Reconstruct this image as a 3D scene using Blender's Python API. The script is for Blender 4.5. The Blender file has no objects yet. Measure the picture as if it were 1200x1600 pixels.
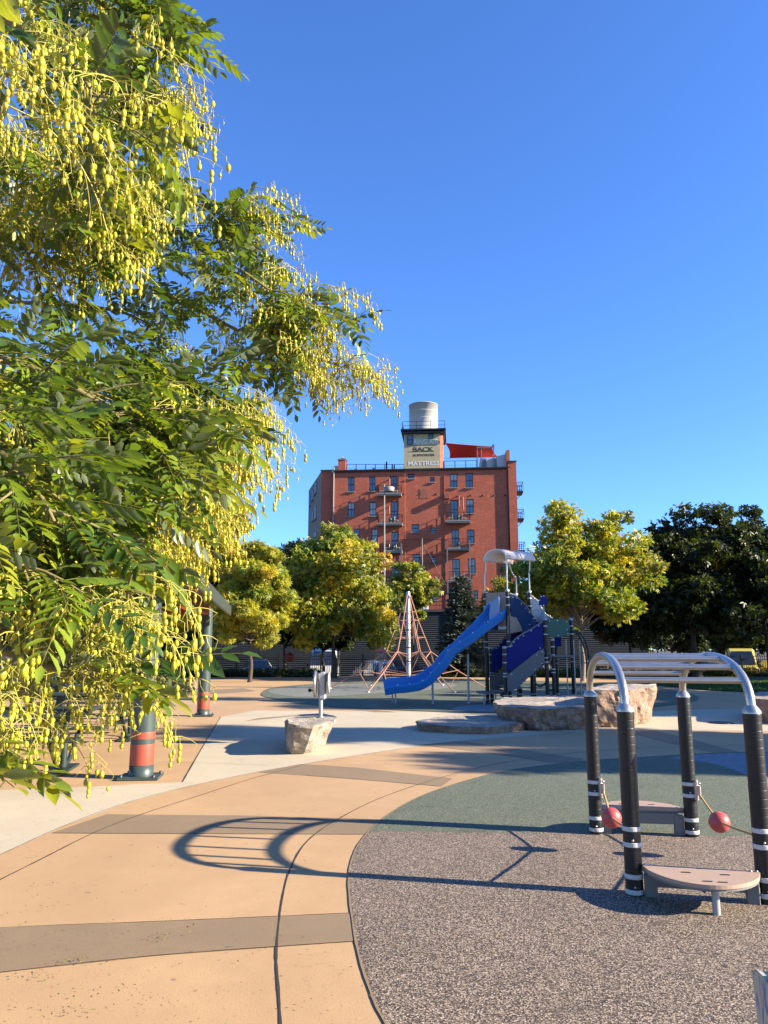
import bpy, math, random
import numpy as np
from mathutils import Vector, Matrix, noise
R = math.radians
random.seed(7); rng = np.random.default_rng(7)
sc = bpy.context.scene
col = sc.collection

# ------------------------------------------------------------ camera, sky, sun
cam_d = bpy.data.cameras.new("camera"); cam = bpy.data.objects.new("camera", cam_d); col.objects.link(cam)
EYE = 1.5; PITCH = math.atan(214/1200)
cam.location = (0, 0, EYE); cam.rotation_euler = (math.pi/2+PITCH, 0, 0)
cam_d.sensor_width = 36; cam_d.lens = 27; cam_d.clip_start = 0.05; cam_d.clip_end = 2000
sc.camera = cam
SUN_EL = R(23.6); SUN_SLOPE = 0.228
w = bpy.data.worlds.new("World"); sc.world = w; w.use_nodes = True
nt = w.node_tree; bg = nt.nodes["Background"]
sky = nt.nodes.new("ShaderNodeTexSky"); sky.sky_type = 'NISHITA'; sky.sun_disc = False
sky.sun_elevation = SUN_EL; sky.sun_rotation = math.pi/2 + math.atan(SUN_SLOPE)
sky.altitude = 1600; sky.air_density = 1.25; sky.dust_density = 0.1; sky.ozone_density = 5.0
tint = nt.nodes.new("ShaderNodeMix"); tint.data_type = 'RGBA'; tint.blend_type = 'MULTIPLY'; tint.inputs[0].default_value = 1.0
tint.inputs[7].default_value = (0.93, 1.27, 1.82, 1)   # the deep blue of a clear high-altitude sky
nt.links.new(sky.outputs[0], tint.inputs[6]); nt.links.new(tint.outputs[2], bg.inputs[0]); bg.inputs[1].default_value = 0.053
sun_d = bpy.data.lights.new("sun", 'SUN'); sun = bpy.data.objects.new("sun", sun_d); col.objects.link(sun)
sun_d.energy = 5.0; sun_d.angle = R(0.53); sun_d.color = (1.0, 0.87, 0.68)
q = 1/math.hypot(1, SUN_SLOPE)
SUNV = Vector((math.cos(SUN_EL)*q, -math.cos(SUN_EL)*q*SUN_SLOPE, math.sin(SUN_EL)))
sun.rotation_euler = SUNV.to_track_quat('Z', 'Y').to_euler(); sun.location = (20, -10, 30)
vs = sc.view_settings; vs.view_transform = 'Standard'; vs.look = 'None'; vs.gamma = 1; vs.exposure = 1.8
sc.cycles.max_bounces = 6; sc.cycles.transparent_max_bounces = 6

# ------------------------------------------------------------ photo pixel -> world
cP, sP = math.cos(PITCH), math.sin(PITCH)
def ray(x, y):
    u = (x-600)/1200; v = (800-y)/1200
    return u, cP-v*sP, v*cP+sP
def G(x, y, h=0.0):
    r = ray(x, y); t = (h-EYE)/r[2]; return Vector((r[0]*t, r[1]*t, h))
def P(x, y, Y):
    r = ray(x, y); t = Y/r[1]; return Vector((r[0]*t, Y, EYE+r[2]*t))

# ------------------------------------------------------------ materials
def newmat(name):
    m = bpy.data.materials.new(name); m.use_nodes = True
    return m, m.node_tree, m.node_tree.nodes["Principled BSDF"]
def N(nt, t, **kw):
    n = nt.nodes.new(t)
    for k, v in kw.items(): setattr(n, k, v)
    return n
def ramp(nt, src, stops):
    r = N(nt, "ShaderNodeValToRGB"); e = r.color_ramp.elements
    while len(e) < len(stops): e.new(0.5)
    for i, (p, c) in enumerate(stops): e[i].position = p; e[i].color = tuple(c)+(1,) if len(c) == 3 else c
    nt.links.new(src, r.inputs[0]); return r.outputs[0]
def mixc(nt, fac, a, b, mode='MIX'):
    m = N(nt, "ShaderNodeMix", data_type='RGBA', blend_type=mode)
    for s, v in ((0, fac), (6, a), (7, b)):
        if hasattr(v, 'links') or isinstance(v, bpy.types.NodeSocket): nt.links.new(v, m.inputs[s])
        else: m.inputs[s].default_value = v if s == 0 else (tuple(v)+(1,) if len(v) == 3 else v)
    return m.outputs[2]
def objco(nt):
    return N(nt, "ShaderNodeTexCoord").outputs['Object']
def noise_t(nt, vec, scale, detail=4, rough=.55, dist=0):
    n = N(nt, "ShaderNodeTexNoise"); n.inputs['Scale'].default_value = scale; n.inputs['Detail'].default_value = detail
    n.inputs['Roughness'].default_value = rough; n.inputs['Distortion'].default_value = dist
    nt.links.new(vec, n.inputs['Vector']); return n.outputs[0]
def bump(nt, p, h, strength, dist=.01):
    b = N(nt, "ShaderNodeBump"); b.inputs['Strength'].default_value = strength; b.inputs['Distance'].default_value = dist
    nt.links.new(h, b.inputs['Height']); nt.links.new(b.outputs[0], p.inputs['Normal'])
def scl(c, k): return tuple(min(1, x*k) for x in c)
KA = .66   # base colours below were judged two thirds of a stop too light
def mat(name, c, rough=.6, metal=0, var=.25, scale=6, bmp=.1, spec=.5, coat=0):
    if metal < .5: c = scl(c, KA)
    m, nt, p = newmat(name); v = objco(nt)
    a = noise_t(nt, v, scale, 6); b = noise_t(nt, v, scale*9, 3)
    c1 = mixc(nt, a, scl(c, 1-var), scl(c, 1+var)); c2 = mixc(nt, .35, c1, mixc(nt, b, scl(c, 1-var), scl(c, 1+var)))
    nt.links.new(c2, p.inputs['Base Color'])
    rr = N(nt, "ShaderNodeMapRange"); rr.inputs[3].default_value = max(.03, rough-.1); rr.inputs[4].default_value = min(1, rough+.12)
    nt.links.new(a, rr.inputs[0]); nt.links.new(rr.outputs[0], p.inputs['Roughness'])
    p.inputs['Metallic'].default_value = metal; p.inputs['Specular IOR Level'].default_value = spec
    p.inputs['Coat Weight'].default_value = coat
    if bmp: bump(nt, p, b, bmp)
    return m
def concrete(name, c, stain=(.10, .07, .05)):
    c = scl(c, KA); stain = scl(stain, KA)
    m, nt, p = newmat(name); v = objco(nt)
    big = noise_t(nt, v, .8, 8, .62, .6); mid = noise_t(nt, v, 6, 6, .6); fine = noise_t(nt, v, 90, 4, .7); grit = noise_t(nt, v, 420, 2)
    c1 = mixc(nt, ramp(nt, big, [(.3, (0,)*3), (.7, (1,)*3)]), tuple(a*b for a, b in zip(c, (.84, .80, .76))), scl(c, 1.13))
    c2 = mixc(nt, ramp(nt, mid, [(.35, (0,)*3), (.65, (.35,)*3)]), c1, scl(c, .8))
    c3 = mixc(nt, ramp(nt, fine, [(.3, (.7,)*3), (.47, (0,)*3)]), c2, scl(c, .55))
    spots = ramp(nt, noise_t(nt, v, 17, 3, .5, .2), [(.28, (.75,)*3), (.315, (0,)*3)])
    c4 = mixc(nt, spots, c3, stain)
    wv = N(nt, "ShaderNodeVectorMath", operation='ADD'); nt.links.new(v, wv.inputs[0]); wn = N(nt, "ShaderNodeTexNoise"); wn.inputs['Scale'].default_value = 3; wn.inputs['Detail'].default_value = 6; nt.links.new(v, wn.inputs['Vector']); nt.links.new(wn.outputs['Color'], wv.inputs[1])
    vo = N(nt, "ShaderNodeTexVoronoi", feature='DISTANCE_TO_EDGE'); vo.inputs['Scale'].default_value = .55; nt.links.new(wv.outputs[0], vo.inputs['Vector'])
    ck = ramp(nt, vo.outputs['Distance'], [(.0, (.55,)*3), (.0028, (0,)*3)]); ckm = mixc(nt, 1.0, ck, ramp(nt, noise_t(nt, v, .9, 2), [(.5, (0,)*3), (.6, (1,)*3)]), 'MULTIPLY')
    c4 = mixc(nt, ckm, c4, stain)
    pat = ramp(nt, noise_t(nt, v, .35, 5, .6, 1.0), [(.42, (.28,)*3), (.55, (0,)*3)]); c4 = mixc(nt, pat, c4, scl(c, .66))
    sc4 = ramp(nt, noise_t(nt, v, 55, 2, .5), [(.245, (.9,)*3), (.26, (0,)*3)])
    c4 = mixc(nt, sc4, c4, stain)
    nt.links.new(mixc(nt, .25, c4, mixc(nt, grit, scl(c, .6), scl(c, 1.35))), p.inputs['Base Color'])
    p.inputs['Roughness'].default_value = .82; bump(nt, p, fine, .35, .004)
    return m
def rubber(name, cols, scale=140):
    cols = [scl(c_, KA) for c_ in cols]
    m, nt, p = newmat(name); v = objco(nt)
    vo = N(nt, "ShaderNodeTexVoronoi"); vo.inputs['Scale'].default_value = scale; nt.links.new(v, vo.inputs['Vector']); vo.inputs['Randomness'].default_value = 1
    g = N(nt, "ShaderNodeSeparateColor"); nt.links.new(vo.outputs['Color'], g.inputs[0])
    n = len(cols); r = N(nt, "ShaderNodeValToRGB"); r.color_ramp.interpolation = 'CONSTANT'; e = r.color_ramp.elements
    while len(e) < n: e.new(.5)
    for i, cc in enumerate(cols): e[i].position = i/n; e[i].color = tuple(cc)+(1,)
    nt.links.new(g.outputs[0], r.inputs[0])
    big = noise_t(nt, v, 1.3, 6, .6, .5)
    wear = ramp(nt, noise_t(nt, v, 2.2, 5, .6, .8), [(.27, (.6,)*3), (.36, (0,)*3)])
    av = tuple(sum(c[i] for c in cols)/n for i in range(3))
    c1 = mixc(nt, wear, r.outputs[0], scl(av, .38))
    c2 = mixc(nt, 1.0, c1, mixc(nt, big, (.8, .8, .8), (1.2, 1.2, 1.2)), 'MULTIPLY')
    nt.links.new(c2, p.inputs['Base Color']); p.inputs['Roughness'].default_value = .85
    bump(nt, p, vo.outputs['Distance'], .5, .003)
    return m
def rock(name, c1, c2, c3):
    c1, c2, c3 = scl(c1, KA), scl(c2, KA), scl(c3, KA)
    m, nt, p = newmat(name); v = objco(nt)
    a = noise_t(nt, v, 2.2, 9, .65, 1.2); b = noise_t(nt, v, 9, 9, .7, .8); f = noise_t(nt, v, 60, 5, .7)
    k = mixc(nt, ramp(nt, a, [(.38, (0,)*3), (.6, (1,)*3)]), c1, c2)
    k = mixc(nt, ramp(nt, b, [(.5, (0,)*3), (.62, (.8,)*3)]), k, c3)
    k = mixc(nt, ramp(nt, f, [(.35, (.6,)*3), (.55, (0,)*3)]), k, scl(c1, .4))
    nt.links.new(k, p.inputs['Base Color']); p.inputs['Roughness'].default_value = .9
    bump(nt, p, b, .7, .04); return m
def brick(name, c1, c2, mortar=(.32, .25, .21)):
    c1, c2, mortar = scl(c1, KA), scl(c2, KA), scl(mortar, KA)
    m, nt, p = newmat(name); v = objco(nt)
    s = N(nt, "ShaderNodeSeparateXYZ"); nt.links.new(v, s.inputs[0]); ad = N(nt, "ShaderNodeMath", operation='ADD')
    nt.links.new(s.outputs[0], ad.inputs[0]); nt.links.new(s.outputs[1], ad.inputs[1])
    cb = N(nt, "ShaderNodeCombineXYZ"); nt.links.new(ad.outputs[0], cb.inputs[0]); nt.links.new(s.outputs[2], cb.inputs[1])
    bt = N(nt, "ShaderNodeTexBrick"); nt.links.new(cb.outputs[0], bt.inputs['Vector']); bt.inputs['Scale'].default_value = 1
    bt.inputs['Brick Width'].default_value = .24; bt.inputs['Row Height'].default_value = .085; bt.inputs['Mortar Size'].default_value = .008
    bt.inputs['Color1'].default_value = (*c1, 1); bt.inputs['Color2'].default_value = (*c2, 1); bt.inputs['Mortar'].default_value = (*mortar, 1)
    a = noise_t(nt, v, .35, 7, .65, .8); g = noise_t(nt, v, 3, 6, .7)
    k = mixc(nt, ramp(nt, a, [(.3, (0,)*3), (.7, (.6,)*3)]), bt.outputs[0], scl(c2, .72))
    k = mixc(nt, ramp(nt, g, [(.35, (.45,)*3), (.6, (0,)*3)]), k, scl(c1, .55))
    ef = ramp(nt, noise_t(nt, v, .9, 8, .75, 1.5), [(.54, (0,)*3), (.66, (.6,)*3)])
    k = mixc(nt, ef, k, scl(c1, 1.35))
    row = N(nt, "ShaderNodeMapping"); row.inputs['Scale'].default_value = (.25, .25, 5.5); nt.links.new(v, row.inputs[0]); k = mixc(nt, ramp(nt, noise_t(nt, row.outputs[0], 1.6, 5, .7), [(.42, (.5,)*3), (.55, (0,)*3)]), k, scl(c2, .66)); k = mixc(nt, ramp(nt, noise_t(nt, v, 7, 3, .8), [(.55, (0,)*3), (.66, (.6,)*3)]), k, scl(c1, 1.4))
    nt.links.new(k, p.inputs['Base Color']); p.inputs['Roughness'].default_value = .88
    bump(nt, p, g, .3, .03); return m
def leafmat(name, rough=.5, trans=.35, under=None):
    m, nt, p = newmat(name)
    at = N(nt, "ShaderNodeAttribute", attribute_name="Col"); c = at.outputs['Color']
    c = mixc(nt, 1.0, c, (KA, KA, KA), 'MULTIPLY')
    if under is not None:
        under = scl(under, KA)
        ge = N(nt, "ShaderNodeNewGeometry"); c2 = mixc(nt, ge.outputs['Backfacing'], c, under)
    else: c2 = c
    nt.links.new(c2, p.inputs['Base Color']); p.inputs['Roughness'].default_value = rough
    p.inputs['Specular IOR Level'].default_value = .45
    tr = N(nt, "ShaderNodeBsdfTranslucent"); hs = mixc(nt, 1.0, c, (1.5, 1.45, .5), 'MULTIPLY')
    nt.links.new(hs, tr.inputs[0]); mx = N(nt, "ShaderNodeMixShader"); mx.inputs[0].default_value = trans
    nt.links.new(p.outputs[0], mx.inputs[1]); nt.links.new(tr.outputs[0], mx.inputs[2])
    nt.links.new(mx.outputs[0], nt.nodes["Material Output"].inputs[0]); return m
def glassmat(name, c=(.05, .08, .13), rough=.08):
    m, nt, p = newmat(name); v = objco(nt)
    nt.links.new(mixc(nt, noise_t(nt, v, .8, 2), scl(c, .6), scl(c, 1.5)), p.inputs['Base Color'])
    p.inputs['Roughness'].default_value = rough; p.inputs['Specular IOR Level'].default_value = 1.0
    p.inputs['Coat Weight'].default_value = .6; p.inputs['Coat Roughness'].default_value = .03; return m

M = dict(
 peach=concrete("peach concrete", (.60, .385, .19)), pale=concrete("pale concrete", (.66, .57, .40)),
 brown=concrete("brown concrete", (.32, .225, .125)), joint=mat("joint dirt", (.035, .025, .02), .95, scale=40, var=.5),
 rub_brown=rubber("brown rubber granules", [(.035, .025, .018), (.34, .25, .165), (.07, .05, .035), (.57, .455, .345), (.11, .08, .06), (.28, .20, .135), (.04, .03, .025)], 165),
 rub_green=rubber("green rubber granules", [(.06, .085, .05), (.19, .21, .13), (.03, .045, .03), (.12, .155, .09), (.25, .25, .16), (.07, .10, .06)]),
 rub_blue=rubber("blue rubber granules", [(.14, .19, .26), (.30, .33, .36), (.06, .08, .12), (.20, .25, .32), (.34, .35, .34)]),
 rub_grey=rubber("grey rubber granules", [(.16, .18, .16), (.34, .34, .28), (.06, .07, .07), (.24, .25, .21)]),
 asphalt=mat("asphalt", (.05, .05, .052), .9, scale=3, var=.3), soil=mat("soil", (.07, .05, .035), .95, scale=5, var=.4),
 grass_floor=mat("lawn floor", (.03, .07, .012), .95, scale=2, var=.4),
 black_rubber=mat("black post sleeve", (.012, .012, .012), .42, scale=9, var=.4, spec=.4), white_band=mat("white band", (.72, .7, .66), .5, var=.08),
 steel=mat("galvanised steel", (.46, .44, .40), .30, .85, .18, 9, .04), steel_dull=mat("dull galvanised", (.34, .35, .34), .55, .6, .25, 9),
 tan_board=mat("tan board", (.50, .35, .25), .6, var=.1, scale=12), grey_board=mat("grey board edge", (.22, .21, .19), .7, var=.15),
 dark=mat("black metal", (.012, .013, .014), .45, .2), bolt=mat("bolt metal", (.45, .45, .44), .35, .9),
 rope_yellow=mat("yellow rope", (.62, .38, .12), .8, scale=60, var=.35), ball=mat("red rubber ball", (.62, .10, .09), .42, var=.15, scale=14),
 rock_grey=rock("grey rock", (.30, .25, .19), (.55, .46, .35), (.78, .70, .58)), rock_pink=rock("pink sandstone", (.46, .28, .18), (.32, .20, .14), (.60, .48, .38)),
 rock_top=rock("weathered rock top", (.52, .45, .36), (.32, .26, .20), (.70, .62, .52)),
 brick=brick("red brick", (.80, .178, .075), (.62, .13, .058)), brick_tan=brick("tan brick", (.42, .29, .18), (.32, .21, .13)),
 brick_orange=brick("orange brick", (.52, .16, .08), (.44, .11, .06)),
 stucco=mat("cream painted brick", (.60, .50, .29), .9, var=.4, scale=3, bmp=.3), frame=mat("dark window frame", (.02, .022, .026), .5),
 glass=glassmat("window glass", (.05, .07, .10)), glass_dark=glassmat("dark glass", (.012, .014, .018), .25), sill=mat("stone sill", (.35, .31, .26), .8),
 concrete_grey=mat("grey painted steel", (.30, .29, .26), .6, var=.15), tank=mat("white steel tank", (.66, .64, .60), .5, .0, .08, 2, .03),
 tar=mat("roof tar", (.04, .038, .036), .8), sail=mat("red shade fabric", (.95, .06, .035), .75, var=.08), white=mat("white render", (.68, .66, .66), .8, var=.08),
 corr=mat("dark corrugated metal", (.035, .042, .05), .8, 0, spec=.15), bark=mat("brown bark", (.10, .072, .05), .95, var=.5, scale=14, bmp=.8),
 bark_pale=mat("pale bark", (.30, .23, .17), .9, var=.35, scale=10, bmp=.6), twig=mat("olive twig bark", (.24, .20, .07), .8, var=.3, scale=60),
 slide=mat("blue moulded plastic", (.025, .24, .66), .42, var=.15, scale=5, spec=.3), slide_pale=mat("pale blue plastic", (.25, .40, .62), .4, var=.1),
 navy=mat("navy panel", (.008, .018, .20), .6, var=.2, scale=4, spec=.2), navy2=mat("steel blue panel", (.012, .05, .14), .7, var=.2, scale=4, spec=.15), green_panel=mat("green panel", (.004, .12, .085), .4, var=.15, scale=4),
 beige=mat("beige panel", (.34, .27, .20), .6, var=.12), grey_panel=mat("grey panel", (.17, .165, .16), .6, var=.15), rim=mat("grey panel rim", (.25, .25, .26), .6),
 roof_pink=mat("pale pink canopy", (1.0, .88, .80), .7, var=.12), roof_red=mat("faded red canopy mark", (.50, .15, .12), .6),
 rope_pink=mat("coral rope", (.50, .25, .17), .8, scale=40, var=.25), shelter=mat("dark green steel", (.06, .09, .08), .42, .1, .2, 7), shelter_red=mat("terracotta paint", (.45, .085, .045), .45, var=.12),
 roof_metal=mat("green grey standing seam", (.085, .105, .085), .4, .3, .15), table=mat("green coated table", (.025, .045, .035), .5),
 wood=mat("weathered wood", (.30, .16, .09), .8, var=.3), post_white=mat("white post", (.6, .58, .55), .7),
 tyre=mat("tyre", (.02, .02, .02), .9), rim_metal=mat("wheel rim", (.4, .4, .41), .35, .8), lamp_red=mat("tail light red", (.35, .01, .01), .3), lamp_clear=mat("headlight", (.5, .5, .5), .15),
 leaf=leafmat("pinnate leaves", .36, .38, (.17, .215, .11)), leaf_far=leafmat("tree leaves", .42, .4), pod=leafmat("seed pods", .42, .22), needle=leafmat("needles", .6, .1),
 dry=leafmat("fallen bits", .8, .1))
M['wear_white'] = None
def wornpaint(name, c, under):
    c, under = scl(c, KA), scl(under, KA)
    m, nt, p = newmat(name); v = objco(nt)
    n = ramp(nt, noise_t(nt, v, 3.5, 8, .75, .6), [(.32, (0,)*3), (.46, (1,)*3)])
    nt.links.new(mixc(nt, n, under, c), p.inputs['Base Color']); p.inputs['Roughness'].default_value = .9; return m
M['sign_white'] = wornpaint("faded white lettering", (.98, .96, .90), (.70, .62, .42))
M['sign_dark'] = wornpaint("faded black lettering", (.03, .028, .025), (.16, .12, .08))
M['sign_red'] = wornpaint("faded red paint", (.25, .06, .04), (.44, .36, .20))
def carpaint(name, c): return mat(name, c, .28, .0, .04, 2, 0, .5, .8)
for k, c in dict(white=(.62, .62, .6), silver=(.35, .36, .37), red=(.22, .015, .015), black=(.015, .016, .02), blue=(.02, .06, .16), yellow=(.80, .62, .02), grey=(.15, .15, .16), tan=(.24, .2, .16)).items():
    M['car_'+k] = carpaint(k+" car paint", c)

# ------------------------------------------------------------ object helpers
def tag(o, label=None, cat=None, group=None, kind=None):
    if label: o['label'] = label
    if cat: o['category'] = cat
    if group: o['group'] = group
    if kind: o['kind'] = kind
    return o
def thing(name, label, cat, loc=(0, 0, 0), rz=0, group=None):
    o = bpy.data.objects.new(name, None); col.objects.link(o); o.empty_display_size = .2
    o.location = loc; o.rotation_euler = (0, 0, rz); return tag(o, label, cat, group)
def root_matrix(o):
    m = Matrix.Identity(4)
    while o is not None:
        m = Matrix.Translation(o.location) @ o.rotation_euler.to_matrix().to_4x4() @ m; o = o.parent
    return m
class MB:
    def __init__(s): s.v = []; s.f = []; s.m = []; s.cur = 0; s.sm = []
    def add(s, vs, fs, smooth=False):
        b = len(s.v); s.v += [tuple(v) for v in vs]; s.f += [tuple(b+i for i in f) for f in fs]; s.m += [s.cur]*len(fs); s.sm += [smooth]*len(fs); return s
    def box(s, c, d, rz=0, mtx=None, bev=0):
        x, y, z = d[0]/2, d[1]/2, d[2]/2; c = Vector(c)
        rot = mtx or Matrix.Rotation(rz, 3, 'Z')
        if bev <= 0:
            vs = [c+rot@Vector((sx*x, sy*y, sz*z)) for sz in (-1, 1) for sx, sy in ((-1, -1), (1, -1), (1, 1), (-1, 1))]
            return s.add(vs, [(3, 2, 1, 0), (4, 5, 6, 7), (0, 1, 5, 4), (1, 2, 6, 5), (2, 3, 7, 6), (3, 0, 4, 7)])
        b = min(bev, x*.49, y*.49, z*.49); rings = []
        for zz, o in ((-z, b), (-z+b, 0), (z-b, 0), (z, b)):
            X, Y2 = x-o, y-o
            rings.append([c+rot@Vector(p) for p in ((-X+b, -Y2, zz), (X-b, -Y2, zz), (X, -Y2+b, zz), (X, Y2-b, zz), (X-b, Y2, zz), (-X+b, Y2, zz), (-X, Y2-b, zz), (-X, -Y2+b, zz))])
        vs = sum(rings, []); fs = [tuple(range(7, -1, -1)), tuple(range(24, 32))]
        for k in range(3):
            for i in range(8): j = (i+1) % 8; fs.append((k*8+i, k*8+j, k*8+8+j, k*8+8+i))
        return s.add(vs, fs)
    def bar(s, a, b, w, h=None):
        a, b = Vector(a), Vector(b); d = b-a; L = d.length
        if L < 1e-6: return s
        q = d.to_track_quat('X', 'Z').to_matrix()
        return s.box((a+b)/2, (L, w, h or w), mtx=q)
    def tube(s, pts, r, n=8, caps=True, smooth=True):
        pts = [Vector(p) for p in pts]; k = len(pts)
        rs = r if isinstance(r, (list, tuple)) else [r]*k
        vs = []; up = None
        for i, p in enumerate(pts):
            t = (pts[min(i+1, k-1)]-pts[max(i-1, 0)]).normalized()
            if up is None: up = Vector((0, 0, 1)) if abs(t.z) < .9 else Vector((1, 0, 0))
            up = (up-t*up.dot(t)); up = up.normalized() if up.length > 1e-6 else t.orthogonal().normalized()
            sd = t.cross(up)
            for j in range(n):
                a = 2*math.pi*j/n; vs.append(p+(up*math.cos(a)+sd*math.sin(a))*rs[i])
        fs = [(i*n+j, i*n+(j+1) % n, (i+1)*n+(j+1) % n, (i+1)*n+j) for i in range(k-1) for j in range(n)]
        s.add(vs, [f[::-1] for f in fs], smooth)
        if caps: s.add([vs[j] for j in range(n)]+[vs[(k-1)*n+j] for j in range(n)], [tuple(range(n)), tuple(range(2*n-1, n-1, -1))])
        return s
    def lathe(s, c, prof, n=20, smooth=True, axis=None):
        c = Vector(c); rot = (Vector(axis).to_track_quat('Z', 'Y').to_matrix() if axis is not None else Matrix.Identity(3)); vs = []; fs = []
        for r, z in prof:
            for j in range(n): a = 2*math.pi*j/n; vs.append(c+rot@Vector((r*math.cos(a), r*math.sin(a), z)))
        for i in range(len(prof)-1):
            for j in range(n): fs.append((i*n+j, i*n+(j+1) % n, (i+1)*n+(j+1) % n, (i+1)*n+j))
        s.add(vs, fs, smooth)
        if prof[0][0] > 1e-4: s.add(vs[:n], [tuple(range(n-1, -1, -1))])
        if prof[-1][0] > 1e-4: s.add(vs[-n:], [tuple(range(n))])
        return s
    def sphere(s, c, r, n=16, m=10):
        rr = r if isinstance(r, (tuple, list)) else (r, r, r); c = Vector(c)
        vs = [c+Vector((rr[0]*math.sin(math.pi*i/m)*math.cos(2*math.pi*j/n), rr[1]*math.sin(math.pi*i/m)*math.sin(2*math.pi*j/n), rr[2]*math.cos(math.pi*i/m))) for i in range(m+1) for j in range(n)]
        return s.add(vs, [(i*n+j, (i+1)*n+j, (i+1)*n+(j+1) % n, i*n+(j+1) % n) for i in range(m) for j in range(n)], True)
    def poly(s, pts, th):            # planar polygon of points with thickness vector th
        pts = [Vector(p) for p in pts]; th = Vector(th); n = len(pts)
        vs = [p-th/2 for p in pts]+[p+th/2 for p in pts]
        return s.add(vs, [tuple(range(n)), tuple(range(2*n-1, n-1, -1))]+[(i, i+n, (i+1) % n+n, (i+1) % n) for i in range(n)])
    def build(s, name, m, parent=None, world=False):
        me = bpy.data.meshes.new(name); v = s.v
        if world and parent is not None:
            inv = root_matrix(parent).inverted(); v = [tuple(inv@Vector(p)) for p in v]
        me.from_pydata(v, [], s.f)
        for mm in (m if isinstance(m, (list, tuple)) else [m]): me.materials.append(M[mm] if isinstance(mm, str) else mm)
        me.polygons.foreach_set('material_index', s.m); me.polygons.foreach_set('use_smooth', s.sm); me.update()
        o = bpy.data.objects.new(name, me); col.objects.link(o); o.parent = parent; return o
def copy_tree(o, parent=None):
    kids = [c for c in bpy.data.objects if c.parent == o]
    c = o.copy(); col.objects.link(c); c.parent = parent
    for k in kids: copy_tree(k, c)
    return c
def catmull(pts, n=8, closed=False):
    pts = [Vector(p) for p in pts]; k = len(pts); out = []
    for i in range(k if closed else k-1):
        g = (lambda j: pts[j % k]) if closed else (lambda j: pts[max(0, min(k-1, j))])
        a, b, c, d = g(i-1), g(i), g(i+1), g(i+2)
        for j in range(n):
            t = j/n; out.append(.5*((2*b)+(c-a)*t+(2*a-5*b+4*c-d)*t*t+(3*b-a-3*c+d)*t**3))
    if not closed: out.append(pts[-1])
    return out
from mathutils.geometry import tessellate_polygon
def sheet(name, pts, z, m, th=.004):
    v = [Vector((p[0], p[1], z)) for p in pts]; tris = tessellate_polygon([v]); mb = MB()
    fs = []
    for t in tris:
        a, b, c = (v[i] for i in t); fs.append(t if (b-a).cross(c-a).z > 0 else t[::-1])
    mb.add(v, fs); o = mb.build(name, m); o['kind'] = 'structure'; return o
def px(pts): return [G(*p) for p in pts]
def strip(mb, pts, wd, z):
    pts = [Vector((p[0], p[1], z)) for p in pts]; n = len(pts); L = []
    for i, p in enumerate(pts):
        t = (pts[min(i+1, n-1)]-pts[max(i-1, 0)]).normalized(); s = Vector((-t.y, t.x, 0))*wd*(.4+.35*random.random()); L += [p-s, p+s]
    mb.add(L, [(2*i, 2*i+2, 2*i+3, 2*i+1) for i in range(n-1)])
def np_mesh(name, V, F, m, parent=None, colr=None, smooth=False, world=True):
    V = np.asarray(V, dtype=np.float32).reshape(-1, 3); F = np.asarray(F, dtype=np.int32); k = F.shape[1]
    if world and parent is not None:
        inv = np.array(root_matrix(parent).inverted()); V = (V@inv[:3, :3].T+inv[:3, 3]).astype(np.float32)
    me = bpy.data.meshes.new(name); me.vertices.add(len(V)); me.vertices.foreach_set('co', V.ravel())
    me.loops.add(F.size); me.loops.foreach_set('vertex_index', F.ravel()); me.polygons.add(len(F))
    me.polygons.foreach_set('loop_start', np.arange(len(F), dtype=np.int32)*k); me.polygons.foreach_set('loop_total', np.full(len(F), k, dtype=np.int32))
    if smooth: me.polygons.foreach_set('use_smooth', np.ones(len(F), dtype=bool))
    me.materials.append(M[m] if isinstance(m, str) else m); me.update(calc_edges=True)
    if colr is not None:
        at = me.color_attributes.new("Col", 'FLOAT_COLOR', 'POINT'); c = np.ones((len(V), 4), dtype=np.float32); c[:, :3] = colr; at.data.foreach_set('color', c.ravel())
    o = bpy.data.objects.new(name, me); col.objects.link(o); o.parent = parent; return o
def inst(tv, tf, mats, pos):
    n = len(pos); V = np.einsum('nij,kj->nki', mats, tv)+pos[:, None, :]
    F = tf[None]+(np.arange(n)*len(tv))[:, None, None]; return V.reshape(-1, 3), F.reshape(-1, tf.shape[1])
def rand_rot(n, tilt=math.pi):
    az = rng.uniform(0, 2*math.pi, n); el = rng.normal(0, tilt, n); ro = rng.normal(0, tilt, n); return eul(az, el, ro)
def eul(az, el, ro):
    ca, sa, ce, se, cr, sr = np.cos(az), np.sin(az), np.cos(el), np.sin(el), np.cos(ro), np.sin(ro); z = np.zeros_like(az); o = z+1
    Z = np.stack([ca, -sa, z, sa, ca, z, z, z, o], -1).reshape(-1, 3, 3); Yr = np.stack([ce, z, se, z, o, z, -se, z, ce], -1).reshape(-1, 3, 3)
    X = np.stack([o, z, z, z, cr, -sr, z, sr, cr], -1).reshape(-1, 3, 3); return Z@Yr@X
def vnoise(p, s): return noise.noise(Vector(p)*s)
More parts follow.
